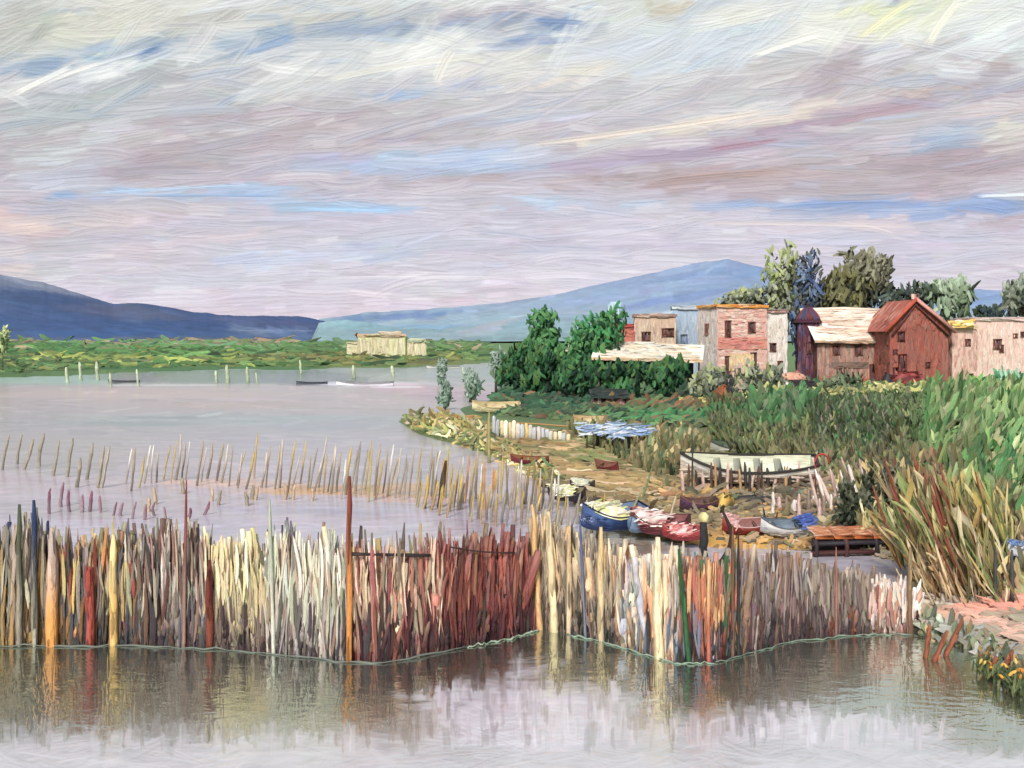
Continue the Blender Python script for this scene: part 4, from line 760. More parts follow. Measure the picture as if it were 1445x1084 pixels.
# ================================================================== boats
def boat(label, px_, py_, lenpx, rz=0.0, heel=0.25, hull=(220, 214, 200), rim=(70, 60, 60), inside=(200, 190, 150), stripe=None, beam=.36, depth=.16, thwarts=3, cover=None, name='rowing_boat', cat='boat', group=None, z=None, zoff=0.0, bow=1, nrp=0.5, strokes=True):
    z0 = .25 if z is None else z
    d = dist(py_, z0); Lb = lenpx / F * d; B = Lb * beam; Dp = Lb * depth
    r = empty(name, (X(px_, d), d, z0 + zoff), rz, label, cat, group); r.rotation_euler = (heel, 0, rz)
    ns, nf = 15, 7; s = np.linspace(-1, 1, ns)
    bb = np.where(s < 0, 1 - np.abs(s) ** 2.2, 1 - .42 * s ** 2.4) * B / 2 + .004; bb[0] = .015
    zk = Dp * (.42 * np.clip(-s, 0, 1) ** 3 + .10 * np.clip(s, 0, 1) ** 3); zs = Dp * (1 + .62 * np.clip(-s, 0, 1) ** 2 + .28 * np.clip(s, 0, 1) ** 2)
    ph = np.linspace(0, 1, nf)
    def shell(k, lift, mb, cols, flip):
        V = []; C = []
        for i in range(ns):
            for sg in (-1, 1):
                for f in ph:
                    V.append((bow * s[i] * Lb / 2 * k, sg * bb[i] * k * np.sin(f * pi / 2) ** .75, zk[i] + lift + (zs[i] - zk[i] - lift) * (1 - np.cos(f * pi / 2)) ** .8))
                    C.append(cols(f))
        C = np.array(C) * (1 + rng.normal(0, .1, (len(C), 1))); V = np.array(V); q = []
        for i in range(ns - 1):
            for g in range(2):
                for j in range(nf - 1):
                    a = (i * 2 + g) * nf + j; b = ((i + 1) * 2 + g) * nf + j
                    q.append([a, b, b + 1, a + 1] if (g == 0) ^ flip else [a, a + 1, b + 1, b])
        Bc = np.stack([np.tile(ph * 9, ns * 2), V[:, 0] / Lb * 9, V[:, 0] * 0 + rng.random() * 9], 1)
        mb.add(V, q, None, np.clip(C, 0, .95), bw=Lb * .03, b=Bc)
        e = (ns - 1) * 2 * nf
        t = []
        for j in range(nf - 1): t.append([e + j, e + j + 1, e + nf + j + 1, e + nf + j])
        c = np.array(cols(.6)); mb.add(V[e:e + 2 * nf] , [[j, j + 1, nf + j + 1, nf + j] for j in range(nf - 1)], None, c, bw=Lb * .03)
        return V
    m = MB(); hl = lin(hull); st = lin(stripe) if stripe else hl
    V = shell(1, 0, m, lambda f: st if (stripe and f > .78) else hl * (.8 + .25 * f), False)
    if strokes:
        n = 34; i = rng.uniform(-.85, .85, n); f = rng.uniform(.3, .85, n); bi = np.interp(i, s, bb); zi = np.interp(i, s, zk) + (np.interp(i, s, zs) - np.interp(i, s, zk)) * (1 - np.cos(f * pi / 2)) ** .8
        P = np.stack([bow * i * Lb / 2, -bi * np.sin(f * pi / 2) ** .75 * 1.02, zi], 1)
        dabs(m, P, (1, 0, 0), (0, -1, -.2), Lb * .16, Lb * .022, jit([hull], n, .12), dome=.3)
    m.build('hull', CLOTH, r)
    m = MB(); ins = lin(inside); shell(.93, Dp * .14, m, lambda f: ins * (.62 + .4 * f), True); m.build('lining', CLOTH, r)
    m = MB()
    for sg in (-1, 1): tube(m, [(bow * s[i] * Lb / 2, sg * bb[i] * .98, zs[i] + .004) for i in range(ns)], Lb * .011, lin(rim), ns=6, bw=Lb * .02)
    tube(m, [(bow * Lb / 2, -bb[-1], zs[-1]), (bow * Lb / 2, bb[-1], zs[-1])], Lb * .012, lin(rim), ns=6, bw=Lb * .02); m.build('gunwale', WOOD, r)
    for k in range(thwarts):
        sx = -.45 + .9 * k / max(1, thwarts - 1); i = np.interp(sx, s, bb); zz = np.interp(sx, s, zs) * .8
        m = MB(); box(m, (bow * sx * Lb / 2, 0, zz), (Lb * .05, i * 1.84, Lb * .012), np.array(inside) * .8, bw=Lb * .02); m.build('thwart', WOOD, r)
    if cover:
        pal, a0, a1 = cover; m = MB(); ii = np.linspace(a0, a1, 7); V = []; 
        for i in ii:
            bi = np.interp(i, s, bb) * 1.08; zi = np.interp(i, s, zs); hh = Lb * .12 * (1 - ((i - (a0 + a1) / 2) / ((a1 - a0) / 2 + .2)) ** 2)
            for g in np.linspace(-1, 1, 7): V.append((bow * i * Lb / 2, g * bi, zi + hh * (1 - g * g) + rng.normal(0, Lb * .004) - (Lb * .02 if abs(g) == 1 else 0)))
        q = [[a * 7 + b, a * 7 + b + 1, (a + 1) * 7 + b + 1, (a + 1) * 7 + b] for a in range(6) for b in range(6)]
        m.add(V, q, None, jit(pal, 49, .1), bw=Lb * .03)
        V = np.array(V); k = rng.integers(0, 49, 34); dabs(m, V[k] + rng.normal(0, Lb * .012, (34, 3)) + (0, 0, Lb * .008), (bow * 1.0, .3, .1), (0, -.6, 1), Lb * .17, Lb * .035, jit(pal, 34, .1), curve=.6)
        m.build('cover', CLOTH, r)
    return r
CW = [(236, 230, 176), (242, 238, 206), (216, 212, 140), (244, 242, 228), (196, 196, 160)]
boat('long white rowing boat with a black rim and pale cream inside, biggest on the beach', 1055, 690, 188, radians(-7), .32, (226, 212, 198), (60, 56, 54), (222, 224, 200), (238, 240, 230), .33, .135, 4, z=.35, zoff=.35)
boat('dark blue boat with a lemon yellow crumpled cover', 862, 748, 104, radians(28), .2, (46, 66, 112), (36, 38, 58), (120, 140, 170), (60, 88, 140), .5, .26, 2, cover=(CW, -.75, .25), group=None)
boat('pale blue dinghy wedged behind the lemon covered boat', 899, 750, 64, radians(60), .25, (132, 156, 186), (72, 84, 110), (170, 186, 206), None, .5, .26, 2)
boat('maroon boat under a white and rose crumpled cover', 932, 754, 84, radians(-22), .2, (110, 52, 60), (80, 44, 54), (150, 100, 100), (140, 60, 64), .5, .26, 1, cover=([(226, 214, 204), (236, 228, 220), (206, 180, 172), (150, 70, 70)], -.8, .3))
boat('small crimson red dinghy lying against the maroon boat', 962, 762, 54, radians(-12), .3, (156, 58, 62), (196, 130, 126), (176, 96, 94), (170, 70, 70), .5, .3, 1, cover=([(176, 72, 72), (200, 116, 110), (226, 200, 194)], -.6, .6))
boat('dark red boat with a pale pink bow right of the yellow capped post', 1050, 754, 66, radians(6), .3, (142, 56, 52), (206, 176, 170), (150, 106, 100), (168, 82, 74), .45, .26, 2, cover=([(214, 180, 174), (190, 140, 134)], -.95, -.4))
boat('white and grey boat with a blue painted stern beside the orange planks', 1108, 756, 74, radians(4), .3, (196, 200, 204), (90, 96, 104), (120, 136, 150), (226, 228, 228), .42, .24, 2, cover=([(62, 84, 156), (80, 104, 170)], .5, 1.0))
boat('purple brown boat drawn up behind the crimson dinghy', 984, 722, 56, radians(14), .25, (92, 66, 84), (130, 96, 70), (110, 84, 80), (104, 72, 96), .42, .28, 2)
boat('small black hulled boat with a lemon yellow cover, nearer of two at the water edge', 800, 706, 54, radians(-20), .3, (46, 40, 52), (60, 56, 60), (150, 140, 110), None, .5, .26, 1, cover=(CW, -.85, .5))
boat('small dark boat with a cream cover behind the yellow covered one', 822, 690, 36, radians(-24), .25, (66, 54, 66), (56, 50, 56), (150, 140, 110), None, .5, .26, 1, cover=([(214, 210, 176), (180, 190, 166), (226, 222, 204)], -.8, .6))
boat('tiny dark dinghy at the left end of the beached boats', 770, 688, 24, radians(-30), .3, (60, 48, 62), (90, 80, 90), (140, 130, 120), None, .5, .3, 1)
boat('narrow maroon canoe lying on the ochre beach below the cream pickets', 748, 655, 56, radians(-20), .35, (122, 50, 58), (120, 64, 60), (150, 104, 70), None, .24, .16, 1, name='canoe', cat='canoe')
boat('short maroon boat pulled up with its stern towards the lake', 858, 666, 40, radians(-48), .4, (126, 56, 60), (150, 96, 90), (140, 100, 84), None, .42, .3, 1)
boat('blue and white skiff lying in front of the long white boat bow', 934, 640, 66, radians(8), .35, (214, 220, 226), (108, 134, 176), (150, 172, 200), (120, 146, 190), .36, .18, 2)
boat('cream skiff with a brown rim on the green bank, below the low shack', 832, 600, 48, radians(-10), .35, (232, 224, 206), (186, 150, 106), (206, 180, 140), (214, 180, 130), .38, .2, 2)
boat('olive yellow upturned looking boat beside the orange hay heap', 976, 576, 46, radians(-2), .3, (176, 176, 96), (140, 140, 80), (196, 192, 120), None, .36, .2, 1, cover=([(186, 184, 104), (170, 166, 96)], -.7, .8))
boat('cream skiff at the tip of the bank nearest the lake narrows', 700, 582, 68, radians(4), .3, (230, 218, 178), (196, 176, 130), (214, 196, 150), None, .34, .16, 2)
boat('small white dinghy with an ochre inside on the ochre spit', 652, 597, 36, radians(-14), .4, (232, 224, 210), (190, 150, 100), (186, 150, 100), None, .42, .22, 1)
boat('white skiff with a dark rim half hidden in the scrub above the long boat', 1035, 640, 70, radians(-8), .3, (206, 206, 196), (60, 60, 64), (100, 116, 96), None, .34, .18, 2, z=.5)
boat('blue and white boat cut by the right edge of the picture', 1446, 806, 100, radians(28), .25, (44, 48, 62), (200, 206, 216), (120, 144, 186), (214, 220, 228), .5, .3, 2, cover=([(110, 140, 190), (150, 176, 212), (220, 226, 234), (86, 116, 170)], -.9, .8))
boat('flat green punt lying behind the posts of the long white boat', 1140, 705, 56, radians(4), .3, (116, 130, 110), (84, 96, 84), (146, 158, 136), None, .4, .18, 1, name='punt', cat='punt')
for x, y, l, c, lb in ((515, 545, 80, (226, 226, 232), 'long white boat moored by the far shore'), (175, 540, 44, (98, 98, 106), 'slate grey boat moored at the green far shore'), (625, 520, 46, (206, 206, 200), 'pale boat at the right end of the far shore'), (440, 542, 44, (84, 90, 104), 'dark slate boat just left of the long white moored one')):
    boat(lb, x, y, l, 0, .1, c, tuple(int(k * .6) for k in c), tuple(int(k * .8) for k in c), None, .2, .07, 1, z=0.0, zoff=-.12, name='moored_boat', strokes=False)
paint_heap('net_heap', 'golden brown heap of nets between the purple boat and the long white boat', 'net heap', 1022, 722, .25, 40.0, .42, .4, .62, [(190, 150, 70), (130, 110, 60), (210, 176, 96), (84, 74, 48)], 40, .07, partn='nets', mat=WOOD)
paint_heap('net_heap', 'long low black heap of nets stretching behind the dark red boat', 'net heap', 1062, 716, .25, 41.0, 1.3, .4, .4, [(52, 52, 52), (70, 66, 64), (92, 84, 76), (40, 42, 44)], 50, .08, partn='nets', mat=WOOD)
paint_heap('weed_heap', 'dark olive weed heap lying between the small dark boats and the beach', 'weed heap', 838, 716, .2, 41.5, .6, .4, .3, [(70, 64, 56), (104, 92, 70), (50, 48, 52)], 26, .07, partn='weed', mat=WOOD)
print('boats', time.time() - T0)

# ================================================================== posts, tarpaulins, planks on the beach
def rod(name, label, cat, px_, ybase, ytop, wpx, colr, z=0.0, lean=0.0, group=None, top=None, yaw=0.0, partname=None, bend=0.0, d=None):
    d = d or dist(ybase, z); h = Z(ytop, d) - z; w = wpx / F * d; x = X(px_, d); le = lean / F * d
    m = MB(); t = np.linspace(-.12, 1, 8); ra = w / 2 * np.array([.9, 1, 1, .95, 1, .9, .78, .42]) * rng.uniform(.85, 1.15, 8)
    path = np.stack([le * t + bend * w * np.sin(t * pi) * 2 + rng.normal(0, w * .06, 8), rng.normal(0, w * .06, 8), h * t], 1)
    c0 = lin(colr); c1 = lin(top) if top else c0
    cc = np.array([c0 * (1 - k) + c1 * k for k in np.clip((t - .3) * 2.2, 0, 1)]) * (1 + rng.normal(0, .1, (8, 1)))
    tube(m, path, ra, np.clip(cc, .004, .95), ns=7, bw=w * .5)
    if wpx >= 6.5:
        nd = 7; i = rng.integers(1, 7, nd); dabs(m, path[i] + np.stack([rng.normal(0, w * .1, nd), np.full(nd, -w * .44), rng.normal(0, .05, nd)], 1), (le * .5 / max(h, .1), 0, 1), (rng.normal(0, .2), -1, .1), h * rng.uniform(.14, .34, nd), w * rng.uniform(.25, .5, nd), np.clip(cc[i] * (1 + rng.normal(0, .3, (nd, 1))), .004, .93), dome=.35, na=6)
    o = m.build(name, WOOD); o.location = (x, d, z); return tag(o, label, cat, group)
for x, yb, yt, w_, c, lb in [(977, 700, 610, 2.4, (70, 76, 66), 'thin dark pole before the bow of the long white boat'), (1058, 702, 660, 5, (66, 64, 60), 'thick dark post in front of the middle of the long white boat'), (1075, 700, 650, 3, (70, 64, 60), 'thin dark post just right of the thick dark one'), (1107, 696, 658, 3, (110, 110, 96), 'grey post before the stern of the long white boat'), (1122, 690, 658, 3.4, (90, 92, 84), 'short grey post at the stern of the long white boat'),
        (906, 705, 660, 3, (120, 140, 100), 'leaning green oar stuck in the mud by the lemon covered boat'), (690, 645, 582, 5, (150, 142, 96), 'tall olive post left of the cream pickets'), (1240, 560, 545, 2, (60, 60, 60), 'tiny dark post in the hedge before the long house')]:
    rod('mooring_post', lb, 'post', x, yb, yt, w_, c, z=.3, lean=(14 if 'oar' in lb else 0))
rod('capped_post', 'stout black mooring post with a pale yellow cap among the red boats', 'post', 993, 800, 728, 11, (42, 44, 46), z=.0, top=(52, 54, 54))
cp = MB(); dd_ = dist(800, 0); tube(cp, [(0, 0, Z(736, dd_)), (0, 0, Z(728, dd_)), (0, 0, Z(723, dd_))], [.13, .15, .06], lin((226, 214, 152)), ns=9, bw=.06); cpo = cp.build('cap', PAINT, bpy.data.objects['capped_post'])
rod('mooring_post', 'bent dark post standing between the capped post and the dark red boat', 'post', 1012, 800, 716, 6, (54, 46, 42), z=0, lean=4, bend=1.5)
rod('boat_pole', 'short black oar sticking up from the white and grey boat', 'pole', 1083, 752, 716, 3.2, (56, 50, 52), z=.3, lean=-6)
rod('boat_pole', 'second short dark oar in the white and grey boat', 'pole', 1092, 752, 722, 3.2, (70, 60, 56), z=.3, lean=5)
rod('boat_pole', 'pale olive pole leaning out of the lemon covered boat', 'pole', 882, 742, 686, 3.2, (150, 150, 110), z=.3, lean=26)
rod('boat_pole', 'thin pale pole leaning over the maroon boat', 'pole', 940, 750, 700, 3.2, (196, 180, 160), z=.3, lean=14)
def tarp_table(label, px0, px1, ybase, ytop, pal, z=.25):
    d = dist(ybase, z); w = (px1 - px0) / F * d; h = Z(ytop, d) - z
    r = empty('tarpaulin_rack', (X(px0, d), d, z), radians(rng.uniform(-4, 4)), label, 'drying rack'); m = MB()
    V = [(w * a + rng.normal(0, .03), 1.6 * b, h * (.85 + .25 * b) + rng.normal(0, .05)) for b in np.linspace(0, 1, 4) for a in np.linspace(-.03, 1.03, 9)]
    m.add(V, [[a + 9 * b, a + 1 + 9 * b, a + 10 + 9 * b, a + 9 + 9 * b] for b in range(3) for a in range(8)], None, jit(pal, 36, .1), bw=.12)
    V = np.array(V); k = rng.integers(0, 36, 46); dabs(m, V[k] + rng.normal(0, .04, (46, 3)) + (0, -.05, .04), (1, 0, .08), (0, -.8, 1), .8, .13, jit(pal, 46, .12), curve=.7); m.build('tarpaulin', CLOTH, r)
    for k in range(5):
        m = MB(); tube(m, [(w * (.04 + .23 * k), .1, -.2), (w * (.04 + .23 * k) + .03, .1, h * .5), (w * (.04 + .23 * k), .1, h * .86)], .05, lin((84, 78, 60)), bw=.05); m.build('leg', WOOD, r)
BT = [(150, 172, 200), (176, 192, 210), (120, 146, 184), (206, 214, 220), (110, 130, 150)]
tarp_table('pale blue tarpaulin sagging over a rack, left of two', 826, 868, 640, 606, BT)
tarp_table('longer blue grey tarpaulin on a rack of dark legs, right of two', 866, 916, 650, 609, BT[::-1])
def picket_fence():
    z = .3; d = 68.0; x0 = X(697, d); x1 = X(802, d - 3)
    r = empty('picket_fence', (x0, d, z), 0, 'low cream picket fence with broad uneven boards on the ochre beach', 'fence')
    L_ = x1 - x0; n = 19
    for i in range(n):
        a = i / (n - 1); wd = L_ / n * rng.uniform(.9, 1.25); h0 = (Z(588 + 18 * a, d) - z) * rng.uniform(.9, 1.05); zb = -.1 - .55 * 0
        m = MB(); c = jit([(232, 216, 178), (240, 228, 198), (206, 200, 190), (226, 196, 130), (190, 196, 200), (222, 206, 160)], 1, .06)[0]
        tube(m, [(L_ * a, -3 * a, zb), (L_ * a + rng.normal(0, .03), -3 * a, h0 * .5), (L_ * a, -3 * a, h0 * .93), (L_ * a, -3 * a, h0)], [wd * .5, wd * .52, wd * .48, wd * .2], c, ns=8, flat=.3, bw=.08); m.build('picket', WOOD, r)
    for zz in (.35, 1.0):
        m = MB(); tube(m, [(0, .12, zz), (L_ * .5, -1.38, zz + .05), (L_, -2.88, zz)], .05, lin((176, 140, 90)), bw=.05); m.build('rail', WOOD, r)
picket_fence()
# orange landing stage
def jetty():
    z = 0.0; d = dist(786, 0); x0, x1 = X(1150, d), X(1290, d); zt = Z(757, d)
    r = empty('landing_stage', (x0, d, 0), radians(3), 'low landing stage with orange planks and dark red piles behind the reed fence', 'landing stage'); w = x1 - x0
    for k in range(5):
        m = MB(); paint_quad(m, (w * .2 * k + rng.normal(0, .02), -.05, zt + .02), (w * .19, 0, .02), (0, .9, .12), [(200, 128, 86), (210, 142, 100), (186, 112, 76), (222, 180, 146)], .09, .6, 'u'); box(m, (w * (.2 * k + .1), .0, zt - .03), (w * .185, .1, .1), (196, 110, 62), bw=.08); m.build('plank', WOOD, r)
    for zz, c in ((zt - .22, (46, 42, 48)), (zt - .5, (74, 42, 42))):
        m = MB(); tube(m, [(-.1, -.02, zz), (w * .5, .0, zz + .03), (w + .1, .02, zz)], .075, lin(c), bw=.06); m.build('beam', WOOD, r)
    m = MB(); paint_quad(m, (0, .3, -.2), (w, 0, 0), (0, 0, zt + .1), [(54, 44, 48), (72, 50, 50), (40, 38, 42)], .1, .7, 'u'); m.build('back_board', WOOD, r)
    for k in range(4):
        m = MB(); tube(m, [(w * .31 * k, -.03, -.4), (w * .31 * k + .05, -.03, zt * .5), (w * .31 * k, -.03, zt - .08)], .075, lin([(52, 42, 44), (74, 48, 44), (48, 44, 46)][k % 3]), bw=.05); m.build('pile', WOOD, r)
jetty()
PLK = [(222, 200, 190), (196, 170, 158), (236, 222, 214), (150, 124, 114)]
for k in range(16):
    x = 1158 + k * 5.2 + rng.normal(0, 2); yb = 722 - k * 1.2 + rng.normal(0, 4)
    rod('broken_plank', 'pale pinkish broken plank leaning in the heap behind the stern of the long white boat', 'plank', x, yb, yb - rng.uniform(38, 62), rng.uniform(4, 7), PLK[k % 4], z=.4, lean=-rng.uniform(6, 24), group='broken planks leaning behind the long white boat')
for k in range(22):
    x = 962 + k * 8 + rng.normal(0, 2); yb = 692 + rng.normal(0, 3)
    rod('boat_prop', 'short pink or dark prop standing under the hull of the long white boat', 'prop', x, yb, yb - rng.uniform(24, 40), rng.uniform(4, 6), [(206, 176, 164), (96, 72, 60), (190, 150, 110), (66, 60, 52)][k % 4], z=.35, group='props under the long white boat', lean=rng.normal(0, 2), d=dist(694, .35) - .2)
for k in range(12):
    x = 1092 + k * 9 + rng.normal(0, 2)
    rod('white_stub', 'short whitish stub in the row below the green punt', 'stub', x, 728 + rng.normal(0, 3), 700 + rng.normal(0, 4), rng.uniform(5, 8), [(222, 212, 200), (206, 176, 170), (150, 132, 120)][k % 3], z=.3, group='whitish stubs below the green punt')
def lifebuoy():
    d = dist(700, .5); z0 = Z(652, d); r = empty('red_hoop', (X(1160, d), d, z0), 0, 'thin red hoop standing above the pale planks in front of the scrub', 'hoop')
    m = MB(); a = np.linspace(-.3, pi + .6, 14); tube(m, np.stack([.26 * np.cos(a), a * 0, .3 * np.sin(a)], 1), .035, lin((176, 56, 50)), bw=.03); m.build('ring', PAINT, r)
    m = MB(); tube(m, [(-.22, 0, -1.6), (-.25, 0, -.8), (-.26, 0, 0)], .035, lin((120, 60, 54)), bw=.04); m.build('stem', WOOD, r)
lifebuoy()
for i, (x, yb, yt, rx, lb) in enumerate([(1196, 742, 680, 11, 'small black green juniper leftmost, behind the orange planks'), (1222, 735, 655, 14, 'black green juniper left of the tallest one'), (1248, 730, 640, 15, 'tallest black green juniper in the scrub'), (1274, 735, 655, 15, 'rightmost black green juniper beside the golden reeds')]):
    tree('juniper', lb, x, dist(yb, .4), yt, yb, rx, [(30, 38, 30), (44, 54, 40), (58, 66, 48), (96, 100, 80)], .12, 260, 6, cat='shrub', group='dark junipers behind the golden reeds', ratio=4, z0=.3)

# ================================================================== stakes in the lake
def stakes(label, name, xs, ybf, hf, cols, wr, group, lean=6, cat='stake'):
    for x in xs:
        x = x + rng.normal(0, 1.8); yb = ybf(x) + rng.normal(0, 5); h = hf(x) * rng.uniform(.78, 1.15)
        c = cols[rng.integers(len(cols))]; rod(name, label, cat, x - lean * .5, yb, yb - h, rng.uniform(*wr) * .8, tuple(k * .8 + 34 for k in c[0]), lean=rng.normal(lean + 2, 2.5), group=group, top=c[1], bend=rng.normal(0, .12))
YB = lambda x: np.interp(x, [20, 60, 100, 150, 250, 420, 520, 600, 700, 780], [664, 664, 678, 690, 680, 690, 697, 706, 716, 722])
HB = lambda x: np.interp(x, [20, 150, 300, 500, 600, 700, 780], [48, 52, 60, 64, 66, 66, 56])
GB = [((140, 132, 116), (150, 142, 126)), ((120, 112, 98), (150, 140, 120)), ((150, 138, 120), (166, 156, 138))]
YS = [((150, 120, 80), (190, 160, 84)), ((116, 100, 76), (206, 176, 96)), ((170, 150, 90), (186, 162, 84))]
PS = [((130, 116, 98), (200, 190, 172)), ((150, 136, 120), (222, 218, 206)), ((110, 96, 80), (176, 160, 130))]
stakes('slim grey brown stake leaning right in the open lake, left group', 'lake_stake', [8, 26, 38, 56, 80, 97, 109, 124, 139, 150], YB, HB, GB, (4, 6.5), 'grey brown leaning stakes at the left of the lake')
stakes('pale or yellow tipped stake in the thin long row across the lake', 'lake_stake', list(np.arange(178, 440, 9.2)), YB, HB, YS + PS + PS, (2.6, 4.6), 'yellow tipped stakes of the long row')
stakes('brown and straw coloured stake in the dense middle of the lake row', 'lake_stake', list(np.arange(440, 615, 6.4)), YB, HB, YS + GB + PS, (2.8, 5), 'straw coloured stakes in the middle of the row')
stakes('straw coloured stake of the dense right end of the lake row', 'lake_stake', list(np.arange(612, 790, 4.6)), YB, HB, YS + PS + [((104, 92, 76), (150, 128, 84)), ((170, 120, 84), (196, 140, 90))], (2.8, 5), 'straw coloured stakes at the right end of the row', lean=2)
stakes('straw coloured stake of the nearer short row before the boats', 'lake_stake', list(np.arange(590, 860, 7)), lambda x: np.interp(x, [590, 740, 860], [720, 742, 752]), lambda x: 46, GB + YS, (3, 5.4), 'nearer straw coloured stakes before the boats', lean=3)
rod('lake_stake', 'thick dark brown stake standing out in the dense middle of the lake row', 'stake', 620, 716, 650, 7.5, (80, 68, 50), lean=9)
stakes('short maroon stump in the loose row behind the left end of the reed fence', 'lake_stump', [68, 84, 99, 116, 127, 142, 157, 172, 186, 204, 220, 236, 262, 290], lambda x: np.interp(x, [60, 300], [722, 734]), lambda x: np.interp(x, [60, 120, 300], [34, 26, 20]), [((120, 84, 100), (128, 80, 96)), ((138, 108, 120), (146, 112, 124))], (4, 6.5), 'maroon stumps behind the reed fence', lean=1, cat='stump')
stakes('short blunt tan stump below the long row of stakes', 'lake_stump', [208, 222, 258, 300, 309, 345, 352, 360, 400, 414, 440], lambda x: 708, lambda x: 22, [((176, 150, 120), (186, 160, 130)), ((140, 128, 108), (150, 136, 110))], (5, 8), 'tan stumps below the long row', lean=-2, cat='stump')
for x, yb, yt in ((95, 540, 518), (114, 537, 511), (138, 536, 510), (157, 546, 526), (195, 545, 521), (306, 540, 523), (322, 541, 515), (350, 540, 518), (363, 541, 526), (425, 527, 508), (500, 533, 515), (555, 532, 516), (655, 536, 518)):
    rod('channel_marker', 'pale leaf shaped channel marker post in the far water', 'marker post', x, yb, yt, rng.uniform(3, 6), (160, 172, 146), group='pale channel markers before the far shore', top=(184, 192, 162), lean=-2)
print('stakes', time.time() - T0)

# ================================================================== the reed fence
FX = np.array([-60, 0, 180, 300, 400, 490, 540, 600, 660, 720, 760, 800, 850, 900, 950, 1010, 1060, 1110, 1170, 1230, 1290], float)
FY = np.array([908, 907, 906, 910, 920, 929, 930, 920, 908, 896, 884, 890, 900, 916, 930, 930, 916, 902, 894, 890, 890], float)
def cane(mb, x, yb, ytop, wpx, cb, cm, ct, dz, lean, z=-.3, flat=.5, sharp=None):
    d = dist(yb, 0) + dz; h = Z(ytop, d); w = wpx / F * d; X0 = X(x, d); n = 8; t = np.linspace(0, 1, n); zz = z + (h - z) * t
    sharp = rng.random() if sharp is None else sharp
    prof = np.array([.8, .95, 1.05, 1, .98, .92, .84, .25 if sharp > .6 else .66]) * rng.uniform(.72, 1.26, n)
    p = np.stack([X0 + lean * w * t * 1.5 + np.cumsum(rng.normal(0, w * .11, n)), np.full(n, d), zz], 1)
    k1 = np.clip(1 - t * 2.6, 0, 1)[:, None]; k2 = np.clip((t - .55) * 2.6, 0, 1)[:, None]
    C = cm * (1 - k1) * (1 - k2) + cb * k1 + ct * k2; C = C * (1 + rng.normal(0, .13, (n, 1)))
    tube(mb, p, prof * w / 2, np.clip(C, .004, .93), ns=7, flat=flat, bw=w * .45)
    nd = 3 + rng.integers(0, 3); a = rng.uniform(.08, .86, nd); hh = (h - z) * rng.uniform(.1, .26, nd); i = (a * (n - 1)).astype(int)
    Q = p[i] + np.stack([rng.normal(0, w * .2, nd), np.full(nd, -w * flat * .5), rng.normal(0, .04, nd)], 1)
    base = C[i] * (1 + rng.normal(.04, .32, (nd, 1))) * (1 + rng.normal(0, .07, (nd, 3)))
    dabs(mb, Q, np.stack([rng.normal(0, .05, nd), np.zeros(nd), np.ones(nd)], 1), (rng.normal(0, .2), -1, .1), hh, w * rng.uniform(.5, .95, nd), np.clip(base, .004, .93), dome=.35, curve=.25, taper=2.4, na=6)
    return p
